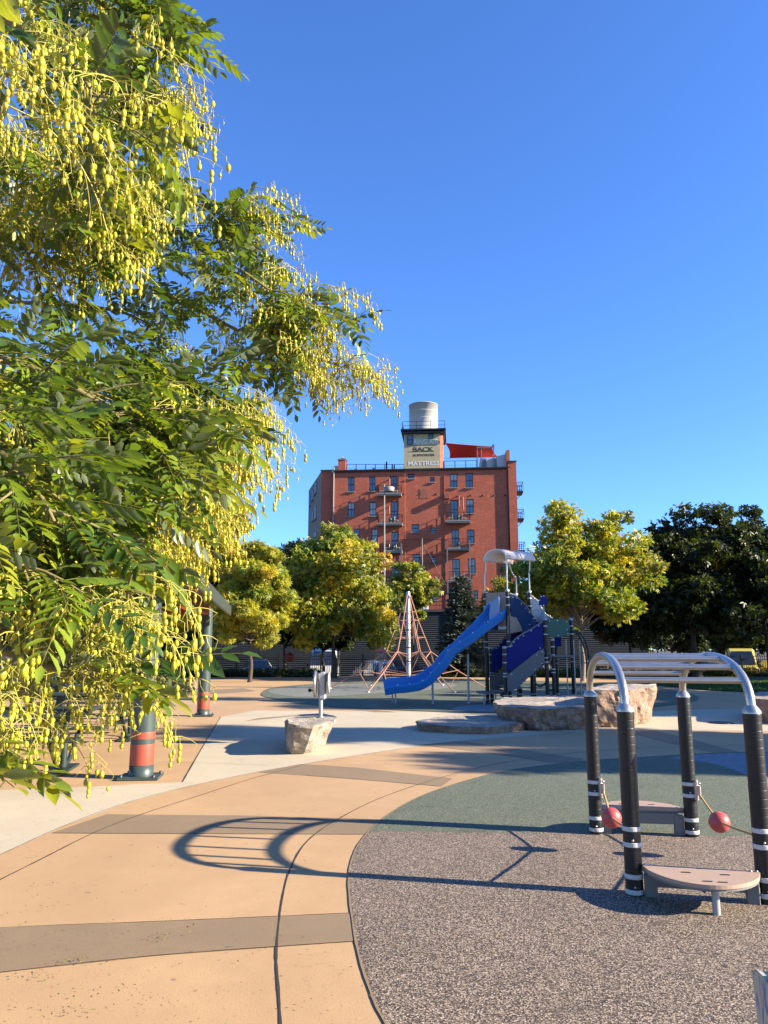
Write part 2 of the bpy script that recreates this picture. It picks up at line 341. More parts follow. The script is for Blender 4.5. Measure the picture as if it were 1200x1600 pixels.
# ------------------------------------------------------------ ground
def street_z(y): return 0 if y < 45.5 else (-.95 if y > 50.5 else -.95*(y-45.5)/5)
mb = MB(); ys = [-80, 0, 45.5, 48, 50.5, 90, 300, 1500]
for i in range(len(ys)-1):
    a, b = ys[i], ys[i+1]; mb.add([(-900, a, street_z(a)-.02), (900, a, street_z(a)-.02), (900, b, street_z(b)-.02), (-900, b, street_z(b)-.02)], [(0, 1, 2, 3)])
mb.build("ground", 'soil')['kind'] = 'structure'
sheet("street", [(-120, 51), (120, 51), (120, 64), (-120, 64)], -.95, 'asphalt')
mb = MB(); mb.box((0, 50.7, -.93), (240, .3, .12)); mb.build("kerb", 'pale')['kind'] = 'structure'
sheet("plaza", [(-40, -15), (45, -15), (45, 44), (14, 38), (8, 42.5), (-40, 42.5)], 0, 'peach')
lawn = px([(985, 1066), (1030, 1072), (1120, 1080), (1200, 1083), (1500, 1090)])+[Vector((40, 43, 0)), Vector((12.3, 43, 0))]
sheet("lawn", lawn, .006, 'grass_floor')
pale = px([(-300, 1480), (-150, 1405), (0, 1336), (100, 1291), (200, 1254), (300, 1228), (400, 1207), (500, 1190), (600, 1174), (700, 1160), (850, 1147), (1000, 1141), (1250, 1143), (1500, 1146), (1500, 1108), (1200, 1108), (1100, 1108), (900, 1116), (640, 1112), (400, 1110), (345, 1120), (315, 1170), (285, 1222), (100, 1231), (-300, 1245)])
sheet("pale_path", pale, .0011, 'pale')
BZ = .0022
for pts in ([(-200, 1465), (0, 1450), (250, 1440), (550, 1427), (566, 1450), (640, 1475), (558, 1471), (250, 1493), (0, 1520), (-200, 1545)],
            [(80, 1302), (165, 1273), (380, 1275), (640, 1282), (640, 1306), (575, 1304), (300, 1303)],
            [(404, 1207), (470, 1194), (560, 1200), (707, 1217), (690, 1229), (560, 1218), (480, 1212)],
            [(655, 1164), (720, 1158), (800, 1170), (912, 1186), (905, 1193), (860, 1192), (760, 1176)],
            [(980, 1145), (1020, 1141), (1080, 1155), (1155, 1175), (1120, 1178), (1040, 1160)],
            [(470, 1094), (560, 1106), (620, 1113), (585, 1113), (520, 1106)], [(405, 1122), (380, 1127), (450, 1120), (520, 1113)],
            [(60, 1095), (380, 1075), (400, 1080), (90, 1101)]):
    sheet("pavement_band", px(pts), BZ, 'brown')
edge = catmull(px([(720, 1800), (602, 1600), (577, 1545), (556, 1472), (545, 1387), (549, 1347), (565, 1313), (599, 1279), (656, 1245), (730, 1219.5), (803, 1202.5), (911, 1189.5), (1030, 1181.5), (1200, 1175), (1500, 1180)]), 8)
mid = px([(1500, 1306), (1200, 1309), (900, 1306), (700, 1303), (560, 1301)])
k = min(range(len(edge)), key=lambda i: (edge[i]-G(572, 1302)).length)
wob = lambda pts, a=.03: [p+Vector((random.uniform(-a, a), random.uniform(-a, a), 0)) for p in pts]
midc = wob(catmull([G(1500, 1306), G(1200, 1307), G(1000, 1304), G(800, 1302), edge[k]], 12)); midc[-1] = edge[k]
sheet("brown_rubber_surface", edge[:k]+midc[::-1]+[Vector((6, 1.0, 0))], .0045, 'rub_brown')
sheet("green_rubber_surface", edge[k:]+midc, .0045, 'rub_green')
sheet("blue_rubber_surface", catmull(px([(1052, 1183), (1110, 1193), (1166, 1211), (1215, 1236), (1330, 1250), (1420, 1225), (1420, 1181), (1200, 1176.5)]), 6, True), .0058, 'rub_blue')
far = catmull(px([(408, 1084), (440, 1073), (560, 1066), (760, 1064), (900, 1066), (1040, 1077), (1092, 1091), (1040, 1103), (930, 1110), (800, 1115), (620, 1110), (500, 1103), (430, 1093)]), 8, True)
sheet("far_rubber_surface", far, .012, 'rub_green')
sheet("far_grey_rubber", catmull(px([(420, 1082), (450, 1074), (560, 1069), (700, 1068), (700, 1076), (600, 1083), (480, 1090)]), 6, True), .016, 'rub_grey')
sheet("far_blue_rubber", catmull(px([(705, 1108), (740, 1102), (800, 1100), (860, 1104), (800, 1112), (740, 1112)]), 6, True), .016, 'rub_blue')
mb = MB(); Z = .0033
def jl(pts, wd, sm=True): strip(mb, catmull(px(pts), 10) if sm else px(pts), wd*.62, Z)
jl([(441, 1640), (436, 1560), (432, 1480), (442, 1400), (455, 1355), (480, 1315), (525, 1282), (600, 1245), (700, 1212), (790, 1191), (900, 1176), (1040, 1168), (1200, 1163)], .016)
jl([(-20, 1385), (60, 1345), (150, 1300), (220, 1273), (300, 1247), (400, 1215), (470, 1197)], .018)
jl([(-300, 1480), (-150, 1405), (0, 1336), (100, 1291), (200, 1254), (300, 1228), (400, 1207), (500, 1190), (600, 1174), (700, 1160), (850, 1147), (1000, 1141), (1250, 1143)], .012)
jl([(345, 1120), (315, 1170), (285, 1222)], .022)
for a in ([(-200, 1465), (0, 1450), (250, 1440), (550, 1427)], [(-200, 1545), (0, 1520), (250, 1493), (558, 1471)], [(80, 1302), (300, 1303), (573, 1304)], [(165, 1273), (380, 1275), (592, 1281)], [(345, 1120), (640, 1112)],
          [(470, 1194), (560, 1200), (707, 1217)], [(480, 1212), (560, 1218), (690, 1229)], [(0, 1160), (220, 1165), (640, 1160)], [(250, 1190), (420, 1196)], [(100, 1125), (345, 1120)], [(720, 1158), (800, 1170), (912, 1186)], [(655, 1164), (760, 1176), (905, 1193)]): jl(a, .008)
mb.build("pavement_joints", 'joint')['kind'] = 'structure'
ms = MB(); strip(ms, [p+Vector((0, 0, 0)) for p in edge], .010, .0056); ms.build("rubber_edge_strip", 'brown')['kind'] = 'structure'
o = thing("drain_cover", "small dark round drain cover set in the paving beyond the climbing frame", "drain cover", G(1127, 1130)); mb = MB(); mb.lathe((0, 0, .005), [(.24, 0), (.24, .012), (.2, .014), (.19, .01), (.0, .01)], 20); mb.build("cover", 'dark', o)

# ------------------------------------------------------------ overhead ladder
NL, FL, NR, FR = (G(*a) for a in ((992, 1398), (932, 1303), (1205, 1402), (1078, 1305)))
NR = Vector((2.295, 4.94, 0)); FR.y = 6.60
NL.z = FL.z = NR.z = FR.z = .0045
lad = thing("climbing_frame", "small overhead ladder of bent steel tubes on four black banded posts with tan footboards", "climbing frame", (0, 0, 0)); lad.location = (NL+FR)/2; lad.location.z = .0045
HP = 1.10
def post(b, bands, pr=.054):
    m = MB()
    prof = [(pr*1.02, 0)]
    for i in range(22):
        z = HP*i/22; e_ = pr*(1+random.uniform(-.006, .006)); prof += [(e_, z+.0015), (e_, z+.004), (e_, z+HP/22-.006), (e_, z+HP/22-.003), (pr*.975, z+HP/22-.001)]
    m.lathe(b, prof+[(pr, HP)], 24); p = m.build("post", 'black_rubber', lad, True)
    m = MB(); m.lathe(b, [(pr*1.06, HP), (pr*1.06, HP+.012), (pr*.85, HP+.03), (.034, HP+.045), (.03, HP+.05)], 24); m.build("cap", 'steel', p, True)
    for z in bands: m = MB(); m.lathe(b, [(pr+.001, z-.014), (pr+.003, z-.0135), (pr+.003, z-.008), (pr+.003, z+.008), (pr+.003, z+.0135), (pr+.001, z+.014)], 28); m.build("reflective_band", 'white_band', p, True)
    for z in (bands[0]-.06, bands[-1]+.035): m = MB(); m.sphere((b.x-.012, b.y-pr, z), .008, 8, 6); m.build("bolt", 'bolt', p, True)
    return p
def bandz(b, pys): return [P(600+(b.x/b.y)*1190, y, b.y).z-.01 for y in pys]
post(NL, bandz(NL, [1292, 1316.5, 1366, 1390])); post(FL, bandz(FL, [1220, 1238, 1276, 1294])); post(FR, bandz(FR, [1223, 1241, 1279, 1298])); post(NR, bandz(NR, [1295, 1320, 1371, 1396]))
for i, (b, dr, ro) in enumerate(((FL, (.055, -.03), 0), (FR, (.055, -.03), 0))):
    m = MB(); c = b+Vector((.035, -.045, .365)); m.box(c, (.035, .045, .17), rz=.5, bev=.012); m.box(c+Vector((.018, -.025, .0)), (.025, .03, .08), rz=.5, bev=.01)
    m.sphere(c+Vector((.02, -.035, .055)), .011, 8, 6); m.sphere(c+Vector((.02, -.035, -.055)), .011, 8, 6); m.build("rope_bracket", 'steel', lad, True)
def archpts(a, b, n=26):
    out = []; mid_, h = (a+b)/2, .305
    for i in range(n+1):
        t = math.pi*i/n; cx, sx = math.cos(t), math.sin(t); s = abs(sx)**.88*h
        p = mid_+(a-b)/2*(math.copysign(abs(cx)**.9, cx)); out.append(Vector((p.x, p.y, b.z+HP+.04+s)))
    return out
AL, AR = archpts(FL, NL), archpts(FR, NR)
for A in (AL, AR): m = MB(); m.tube(A, .0285, 14); m.build("arch_tube", 'steel', lad, True)
for i in (4, 7, 10, 13, 16, 19, 22):
    m = MB(); m.tube([AL[i], AR[i]], .0195, 12); m.build("rung", 'steel', lad, True)
def rope_ball(a, b, bx):
    mid3 = a.lerp(b, bx); mid3.z = .258
    m = MB(); m.tube([a, a.lerp(mid3, .5)+Vector((0, 0, -.004)), mid3, mid3.lerp(b, .5)+Vector((0, 0, -.004)), b], .0075, 8); r = m.build("rope", 'rope_yellow', lad, True)
    m = MB(); c = mid3; m.sphere(c, .074, 24, 16); m.lathe(c, [(.0745, -.004), (.0752, 0), (.0745, .004)], 24, axis=(b-a).cross(Vector((1, .2, 0)))); m.build("ball", 'ball', r, True)
rope_ball(FL+Vector((.05, -.09, .34)), Vector((NL.x-.02, NL.y+.05, .385)), .38)
rope_ball(FR+Vector((.05, -.09, .33)), Vector((NR.x-.02, NR.y+.05, .375)), .40)
def board(A, B, depth, z, name, legc, slots):
    d = (B-A); L = d.length; u = d.normalized(); nrm = Vector((u.y, -u.x, 0)); o = (A+B)/2; pts = []
    A2, B2 = A+u*.01, B-u*.01; n = 22
    for i in range(n+1):
        t = i/n; s = (4*t*(1-t))**.62; pts.append(A2.lerp(B2, t)+nrm*(s*depth)+Vector((0, 0, z-A.z)))
    m = MB(); m.poly(pts, (0, 0, .022)); p = m.build("footboard", 'tan_board', lad, True)
    m = MB(); inn = [o+(q_-o)*.985+Vector((0, 0, -.019)) for q_ in pts]; m.poly([Vector((q_.x, q_.y, z-.019)) for q_ in inn], (0, 0, .014)); m.build("board_edge", 'grey_board', p, True)
    for t, s in slots:
        c = A2.lerp(B2, t)+nrm*depth*s; m = MB(); m.box((c.x, c.y, z+.0125), (.052, .014, .003), rz=math.atan2(u.y, u.x)+.1, bev=.001); m.build("slot", 'dark', p, True)
    for t, s in ((.03, .1), (.08, .12), (.92, .12), (.97, .1)): c = A2.lerp(B2, t)+nrm*depth*s*.4; m = MB(); m.sphere((c.x, c.y, z+.013), .008, 8, 5); m.build("bolt", 'bolt', p, True)
    m = MB(); a0, b0 = A+u*.06, B-u*.06
    m.bar((a0.x, a0.y, z-.07), (b0.x, b0.y, z-.07), .03, .085); m.build("board_beam", 'grey_board', lad, True)
    for q_ in (a0, b0): m = MB(); m.box((q_.x, q_.y-.0, z/2-.02), (.075, .05, z-.04), rz=math.atan2(u.y, u.x), bev=.006); m.build("leg", 'grey_board', lad, True)
    if legc:
        c = A2.lerp(B2, legc)+nrm*depth*.72; m = MB(); m.tube([(c.x, c.y, .0), (c.x, c.y, z-.02)], .022, 14); m.box((c.x, c.y, z-.022), (.16, .05, .012)); m.build("leg", 'steel_dull', lad, True)
        for dx in (-.07, .07): m = MB(); m.sphere((c.x+dx, c.y-.02, z-.035), .014, 8, 6); m.build("bolt", 'dark', lad, True)
board(NL+Vector((.03, -.03, 0)), NR+Vector((-.03, -.03, 0)), .36, .175, "near", .56, [(.36, .35), (.68, .35), (.5, .8), (.62, .8)])
board(FR+Vector((-.03, .03, 0)), FL+Vector((.03, .03, 0)), .30, .20, "far", 0, [(.35, .4), (.7, .4)])

# ------------------------------------------------------------ boulders
def boulder(label, top, zt, base_in, seed, mats, grp=None, rough=.05, zb=-.05, slope=None, bsh=(0, 0), sharp=.3):
    """top: outline (world xy); base_in: how far the base is drawn in (x,y offset toward centre, as factor)"""
    c = sum((Vector((p[0], p[1], 0)) for p in top), Vector())/len(top); n0 = 64
    ring = catmull([Vector((p[0], p[1], 0)) for p in top], 12, True); L = [0]
    lin = []
    for i in range(len(top)):
        a, b = Vector((top[i][0], top[i][1], 0)), Vector((top[(i+1) % len(top)][0], top[(i+1) % len(top)][1], 0)); lin += [a.lerp(b, j/12) for j in range(12)]
    ring = [a.lerp(b, sharp) for a, b in zip(lin, ring)]; n = len(ring); H_ = 14; vs = []
    o = thing("boulder", label, "boulder", (c.x, c.y, 0), 0, grp)
    for h in range(H_+1):
        t = h/H_; f = base_in+(1-base_in)*(t**.6)
        for p in ring:
            q_ = (p-c)*f+Vector((bsh[0], bsh[1], 0))*(1-t); zz = zb+(zt-zb)*t+(slope or 0)*(q_.x if t > .5 else 0)
            d = (p-c).normalized(); v = Vector((q_.x, q_.y, zz))
            k_ = (noise.noise((v+Vector((seed, 0, 0)))*2.2)*1.3+noise.noise((v+Vector((0, seed, 0)))*6)*.6+abs(noise.noise((v+Vector((0, 0, seed)))*4.5))*-1.1)
            e = rough*(1 if t < .97 else .45); v += d*k_*e
            if t > .9: v.z += noise.noise(v*3+Vector((seed, 1, 1)))*rough*.35-(.02 if t == 1 else 0)
            if t == 1: v -= d*.02; v.z += .02
            vs.append(v)
    fs = [(i*n+j, i*n+(j+1) % n, (i+1)*n+(j+1) % n, (i+1)*n+j) for i in range(H_) for j in range(n)]
    m = MB(); m.add(vs, fs); o_r = 0
    last = vs[-n:]; rings = [last]
    for s in (.8, .58, .36, .15):
        rr = []
        for v in last:
            q_ = Vector((v.x*s, v.y*s, 0)); zz = zt+(slope or 0)*q_.x+noise.noise(q_*2.5+Vector((seed, 3, 1)))*rough*.5+noise.noise(q_*8+Vector((seed, 3, 1)))*rough*.15; rr.append(Vector((q_.x, q_.y, zz)))
        rings.append(rr)
    m.cur = 1; tv = sum(rings, []); m.add(tv, [(i*n+j, i*n+(j+1) % n, (i+1)*n+(j+1) % n, (i+1)*n+j) for i in range(len(rings)-1) for j in range(n)]+[tuple(range((len(rings)-1)*n, len(rings)*n))])
    b = m.build("rock", mats, o); return o
def top_px(pts, zt): return [G(a, b, zt) for a, b in pts]
boulder("grey boulder with a flat sawn top carrying a steel post", top_px([(450, 1131), (447, 1123), (470, 1115), (505, 1114), (529, 1120), (524, 1128), (490, 1134), (462, 1134)], .43), .43, .60, 3, ['rock_grey', 'rock_top'], rough=.055, bsh=(-.13, 0), sharp=.08)
RG = "sandstone blocks between the play areas"
boulder("low flat pink slab in front of the taller stone block", top_px([(648, 1125), (700, 1119), (770, 1118), (820, 1124), (822, 1130), (770, 1135), (700, 1134), (655, 1131)], .14), .14, .9, 9, ['rock_pink', 'rock_top'], RG, .05)
boulder("broad pinkish stone block with a cracked flat top beside the low slab", top_px([(766, 1096), (790, 1090), (900, 1087), (985, 1092), (990, 1099), (900, 1106), (830, 1107), (785, 1103)], .42), .42, .8, 15, ['rock_pink', 'rock_top'], RG, .09)
boulder("tall dark stone block tapering to its base behind the left steel arch", top_px([(918, 1075), (950, 1069), (1026, 1069), (1022, 1074), (985, 1078), (925, 1079)], .72), .72, .66, 21, ['rock_pink', 'rock_top'], RG, .08)
boulder("reddish stone block cut off by the right edge of the picture", top_px([(1164, 1086), (1195, 1080), (1300, 1080), (1300, 1092), (1230, 1095), (1172, 1092)], .48), .48, .9, 33, ['rock_pink', 'rock_top'], RG, .06)

# spinner panel on the grey boulder
b = G(501, 1121, .43); b.z = .43
sp = thing("spinner_panel", "grey steel post with an upright rotating disc standing on the grey boulder", "play panel", b)
m = MB(); m.tube([(0, 0, -.02), (0, 0, .42)], .032, 14); m.lathe((0, 0, 0), [(.06, 0), (.06, .012), (.035, .014)], 16); m.build("post", 'steel_dull', sp)
m = MB(); m.box((.02, 0, .49), (.13, .12, .44), bev=.055); m.build("housing", 'steel_dull', sp)
m = MB(); m.lathe((-.07, -.01, .52), [(.0, 0), (.19, 0), (.205, .012), (.205, .035), (.19, .045), (0, .045)], 30, axis=(-1, .0, 0)); d = m.build("disc", 'steel', sp)
m = MB(); m.tube([(-.11, 0, .42), (-.17, 0, .42)], .012, 8); m.sphere((-.18, 0, .42), .03, 10, 8); m.build("knob", 'dark', sp)
m = MB(); m.lathe((.11, -.0, .54), [(0, 0), (.17, 0), (.17, .02), (.15, .03), (0, .03)], 28, axis=(1, 0, 0)); m.build("disc", 'steel_dull', sp)

# ------------------------------------------------------------ play tower with slide
TY = 22.0
ptw = thing("play_tower", "tall play tower with blue slide, navy stair panels and pale arched roof", "play structure", (P(792, 1000, TY).x, TY, 0))
def ppost(pxl, ytop, Y, base=0, r=.055, bands=6):
    a = P(pxl, ytop, Y); zb = base; m = MB(); m.tube([(a.x, Y, zb), (a.x, Y, a.z)], r, 14); p = m.build("post", 'black_rubber', ptw, True)
    m = MB(); m.lathe((a.x, Y, a.z), [(r*1.1, -.02), (r*1.1, .03), (r*.4, .05), (0, .05)], 12); m.build("cap", 'steel_dull', p, True)
    ln = a.z-zb
    for zz in [zb+.12, zb+.26]+[zb+ln-.18, zb+ln-.4]+([zb+ln*.5, zb+ln*.55] if ln > 1.4 else []): m = MB(); m.lathe((a.x, Y, zz), [(r+.002, -.016), (r+.004, -.015), (r+.004, .015), (r+.002, .016)], 12); m.build("reflective_band", 'white_band', p, True)
    return a
def panel(name, pts, Y, m_, th=.035, rimc=None, dots=0):
    """pts: (px,py[,Y]) corners of an upright board"""
    W = [P(p[0], p[1], p[2] if len(p) > 2 else Y) for p in pts]
    nrm = (W[1]-W[0]).cross(W[2]-W[0]).normalized(); m = MB(); m.poly(W, nrm*th); o = m.build(name, m_, ptw, True)
    if rimc:
        m = MB(); ids = rimc; m.tube([W[i] for i in ids], .022, 6); m.build("rim", 'rim', o, True)
    if dots:
        c = sum(W, Vector())/len(W); sg = -1 if nrm.y > 0 else 1
        for i in range(dots):
            a = W[i % len(W)].lerp(c, random.uniform(.12, .3)); m = MB(); m.sphere(a+nrm*sg*th*.55, (.022, .012, .022), 8, 5); m.build("bolt", 'bolt', o, True)
    return o
# tower deck posts: left, front, right, back
LFT, FRT, RGT, BCK = (758, 22.0+.0), (792.5, 21.35), (827, 22.0), (806, 22.65)
DZ = P(792, 985, 21.4).z
for (x_, y_), yt in ((LFT, 926), (FRT, 923), (RGT, 925), (BCK, 929)): ppost(x_, yt, y_)
dk = [Vector((P(x_, 985, y_).x, y_, DZ)) for x_, y_ in (LFT, FRT, RGT, BCK)]
m = MB(); m.poly(dk, (0, 0, .06)); m.build("deck", 'grey_panel', ptw, True)
panel("slide_panel", [(758.5, 927, 21.98), (790.5, 925, 21.37), (790.5, 978, 21.37), (784, 980, 21.48), (758.5, 966, 21.98)], 0, 'beige')
panel("back_panel", [(760, 930, 22.05), (804, 930, 22.6), (804, 985, 22.6), (760, 985, 22.05)], 0, 'navy2')
panel("lower_panel", [(793, 962, 21.3), (806, 965, 21.5), (813, 978, 21.6), (815, 986, 21.62), (800, 990, 21.45), (793, 990, 21.3)], 0, 'beige', .04)
# upper stair panels
panel("stair_panel", [(796, 927, 21.42), (805, 930, 21.5), (813, 938, 21.6), (822, 947, 21.7), (828, 956, 21.75), (838, 969, 21.85), (830, 981, 21.8), (815, 990, 21.62), (808, 975, 21.55), (798, 962, 21.44)], 0, 'navy2', .035, [0, 1, 2, 3, 4, 5], 7)
panel("stair_panel", [(823, 926, 22.5), (832, 932, 22.6), (842, 940, 22.7), (846, 950, 22.7), (853, 960, 22.8), (863, 966, 22.9), (858, 975, 22.9), (838, 972, 22.7), (826, 955, 22.5)], 0, 'navy2', .035, [0, 1, 2, 3, 4, 5], 6)
# lower stairs
panel("side_panel", [(791, 1012), (796, 1010), (801, 1003), (808, 996), (818, 990), (832, 982), (847, 972), (849, 1014), (835, 1022), (791, 1052)], 21.25, 'navy', .035, [0, 1, 2, 3, 4, 5, 6], 8)
panel("side_panel", [(768, 1016), (774, 1011), (782, 1004), (789, 996), (797, 990), (815, 983), (838, 970), (838, 1010), (768, 1052)], 22.15, 'navy', .035, [0, 1, 2, 3, 4, 5, 6], 5)
panel("stringer", [(792, 1055), (842, 1016), (850, 1013.5), (850, 1035), (840, 1045), (822, 1062), (808, 1076), (793, 1081)], 21.2, 'grey_panel', .05, None, 5)
panel("stringer", [(768, 1060), (785, 1047), (840, 1010), (840, 1034), (800, 1070), (768, 1080)], 22.1, 'grey_panel', .05)
for i in range(8):
    t = i/7; a = P(778+70*t, 1079-58*t, 21.65); m = MB(); m.box((a.x, 21.65, a.z), (.28, .88, .04)); m.box((a.x+.13, 21.65, a.z-.09), (.03, .88, .17)); m.build("step", 'grey_panel', ptw, True)
for x_, yt, Y in ((767, 1013, 22.2), (788, 1012, 21.25), (851.5, 968, 21.25), (867, 975, 22.1), (892, 968, 21.6), (834, 1045, 22.1), (813, 1075, 22.1), (863, 1000, 21.3)): ppost(x_, yt, Y)
a = P(762, 1081, 21.9); m = MB(); m.box((a.x, 21.7, a.z), (.62, .7, .05)); m.build("entry_step", 'grey_panel', ptw, True)
for x_ in (756, 774): a2 = P(x_, 1081, 21.4); m = MB(); m.tube([(a2.x, 21.4, 0), (a2.x, 21.4, a2.z)], .022, 8); m.build("leg", 'steel_dull', ptw, True)
a = P(868, 1025, 21.7); m = MB(); m.box((a.x, 21.7, a.z), (.75, .9, .06)); m.build("landing", 'grey_panel', ptw, True)
panel("green_panel", [(855, 968), (870, 967), (888, 969), (891, 985), (890, 992), (872, 996), (857, 994), (855, 985)], 21.3, 'green_panel', .035, None, 6)
panel("hand_sign", [(842, 938), (844, 931), (849, 929), (854, 932), (856, 940), (855, 945), (842, 946)], 21.7, 'navy', .03, None, 3)
m = MB(); a = P(849, 945, 21.7); b_ = P(851, 970, 21.5); m.tube([a, b_], .02, 8); m.build("sign_pole", 'steel_dull', ptw, True)
panel("roller_panel", [(866, 985), (876, 984), (877, 1010), (866, 1012)], 21.9, 'navy', .03)
# curved ladder at the right end
for Y, dx in ((21.2, 0), (21.9, 5)):
    m = MB(); m.tube(catmull([P(890+dx, 985, Y), P(903+dx, 991, Y), (P(912+dx, 1010, Y)), P(917+dx, 1040, Y), Vector((P(921+dx, 1090, Y).x, Y, .012))], 6), .024, 8); m.build("climber_tube", 'dark', ptw, True)
m = MB()
for i in range(6):
    t = (i+1)/7; a = P(898+20*t, 992+86*t*t, 21.2); b_ = P(903+20*t, 992+86*t*t, 21.9); m.tube([a, b_], .014, 6)
m.build("climber_rungs", 'dark', ptw, True)
for x_ in (884, 896, 905): m = MB(); a = P(x_, 1000, 21.4); m.tube([(a.x, 21.4, .012), (a.x, 21.4, a.z)], .018, 6); m.build("climber_pole", 'steel_dull', ptw, True)
m = MB(); a = P(896, 1078, 21.4); m.sphere(a, .06, 10, 8); m.build("spinner_knob", 'dark', ptw, True)
for (x0, x1, y_) in ((836, 852, 1067), (855, 868, 1073)): m = MB(); m.tube(catmull([P(x0, y_, 21.4), P((x0+x1)/2, y_+6, 21.4), P(x1, y_, 21.4)], 5), .02, 6); m.build("low_rail", 'dark', ptw, True)
for i in range(4): m = MB(); a = P(808+i*3, 945+i*9, 22.0); b_ = P(838+i*3, 948+i*9, 22.3); 
# roof: legs + barrel vault
RL = [P(758, 925, 22.0), P(792.5, 922, 21.35), P(807, 928, 22.65), P(827.5, 922, 22.0)]
RT = [P(757, 878, 22.0), P(791, 886, 21.35), P(805, 884, 22.65), P(825, 884, 22.0)]
ztp = P(780, 858, 21.7).z; zed = P(800, 874, 21.4).z
m_front = (RL[1], RL[3]); 
# barrel axis: from left/front edge middle to back/right edge middle
axA = (Vector((RL[0].x, 22.0, 0))+Vector((RL[1].x, 21.35, 0)))/2; axB = (Vector((RL[3].x, 22.0, 0))+Vector((RL[2].x, 22.65, 0)))/2
ax = (axB-axA).normalized(); sd = Vector((ax.y, -ax.x, 0)); A0 = axA-ax*.02; B0 = axB+ax*.06; hw = .42
m = MB(); nseg = 18; vs = []
for e in (A0, B0):
    for rr in (0, .035):
        for i in range(nseg+1):
            t = math.pi*i/nseg; vs.append(Vector((e.x, e.y, 0))+sd*math.cos(t)*(hw+rr)+Vector((0, 0, zed+(ztp-zed-.035)*math.sin(t)**.85+rr)))
k = nseg+1; fs = []
for i in range(nseg): fs += [(k+i, k+i+1, 3*k+i+1, 3*k+i), (i, 2*k+i, 2*k+i+1, i+1), (i, i+1, k+i+1, k+i), (2*k+i, 3*k+i, 3*k+i+1, 2*k+i+1)]
fs += [(0, k, 3*k, 2*k), (k-1, 3*k-1, 4*k-1, 2*k-1)]
m.add(vs, fs, True); rf = m.build("roof", 'roof_pink', ptw, True)
m = MB(); mid2 = A0.lerp(B0, .52)
m.tube([Vector((mid2.x, mid2.y, 0))+sd*math.cos(math.pi*i/nseg)*(hw+.037)+Vector((0, 0, zed+(ztp-zed-.035)*math.sin(math.pi*i/nseg)**.85+.037)) for i in range(nseg+1)], .01, 6); m.build("roof_seam", 'rim', rf, True)
m = MB(); t = math.pi*.27; cc = A0.lerp(B0, .28); c0 = Vector((cc.x, cc.y, 0))
def onroof(s, tt, off=.039): e = A0.lerp(B0, s); return Vector((e.x, e.y, 0))+sd*math.cos(tt)*(hw+off)+Vector((0, 0, zed+(ztp-zed-.035)*math.sin(tt)**.85+off))
patch = [onroof(s, tt, .041) for s, tt in ((.19, .9), (.26, .72), (.36, .75), (.40, .95), (.37, 1.15), (.28, 1.2), (.21, 1.12))]
m.add(patch, [tuple(range(7))]); m.build("roof_mark", 'roof_red', rf, True)
for i, (a, tt) in enumerate(zip(RL, (.15, .03, .0, 0))):
    e = A0.lerp(B0, .05 if i < 2 else .85); s_ = -1 if i in (0, 2) else 1
    top = Vector((e.x, e.y, zed+.02))+sd*s_*hw*.98
    m = MB(); m.tube(catmull([a, a+Vector((0, 0, .45)), Vector((a.x, a.y, 0)).lerp(Vector((top.x, top.y, 0)), .5)+Vector((0, 0, a.z*.35+top.z*.65)), top], 6), .019, 10); m.build("roof_leg", 'steel', ptw, True)
# slide: path of pixels -> 3D, half-pipe sections with a double channel
SP = [(783, 951, 21.75, 0), (772, 966, 21.62, 0), (757, 980, 21.55, 0), (738, 997, 21.55, 0), (722, 1010, 21.6, 0), (706, 1024, 21.7, 0), (690, 1044, 21.75, 0), (676, 1058, 21.8, 0), (658, 1070, 21.8, 0), (636, 1074.5, 21.8, 0), (618, 1076, 21.8, 0), (601, 1079, 21.8, 0)]
path = catmull([P(a, b, c) for a, b, c, _ in SP], 5)
def slide_sec(p, t, k):
    side = Vector((-t.y, t.x, 0)).normalized(); upv = t.cross(side).normalized()
    if upv.z < 0: upv = -upv
    if side.y > 0: side = -side   # side points to the camera
    if upv.z < 0: upv = -upv
    ra_ = R(17); side, upv = side*math.cos(ra_)-upv*math.sin(ra_), upv*math.cos(ra_)+side*math.sin(ra_)
    w_ = .30; prof = [(-w_-.05, .17), (-w_-.01, .21), (-w_+.04, .19), (-w_+.08, .07), (-.14, .0), (-.04, .03), (0, .09), (.04, .03), (.14, .0), (w_-.08, .07), (w_-.04, .19), (w_+.01, .21), (w_+.05, .17), (w_+.045, .0), (w_-.1, -.07), (0, -.09), (-w_+.1, -.07), (-w_-.045, .0)]
    return [p+side*a+upv*b for a, b in prof]
vs = []; n = len(path)
for i, p in enumerate(path):
    t = (path[min(i+1, n-1)]-path[max(i-1, 0)]).normalized(); vs += slide_sec(p, t, i)
k = 18; m = MB(); m.add(vs, [(i*k+j, i*k+(j+1) % k, (i+1)*k+(j+1) % k, (i+1)*k+j) for i in range(n-1) for j in range(k)], False); m.add(vs[:k], [tuple(range(k))]); m.add(vs[-k:], [tuple(range(k-1, -1, -1))])
sl = m.build("slide", 'slide', ptw, True)
for i in range(4, n-2, 5):
    for j in (1, 11, 6): m = MB(); m.sphere(vs[i*k+j], .024, 8, 6); m.build("bolt", 'bolt', sl, True)
def hood(pts, name):
    W = [P(*q_) for q_ in pts]; m = MB(); nrm = (W[1]-W[0]).cross(W[2]-W[0]).normalized(); m.poly(W, nrm*.05); return m.build(name, 'slide_pale', ptw, True)
hood([(768, 941, 21.45), (779, 932, 21.35), (781, 934, 21.35), (780, 965, 21.35), (770, 974, 21.4), (764, 972, 21.45), (766, 950, 21.45)], "slide_hood")
hood([(757, 950, 21.9), (767, 938, 21.8), (769, 940, 21.8), (767, 960, 21.75), (760, 968, 21.8), (756, 960, 21.9)], "slide_hood")
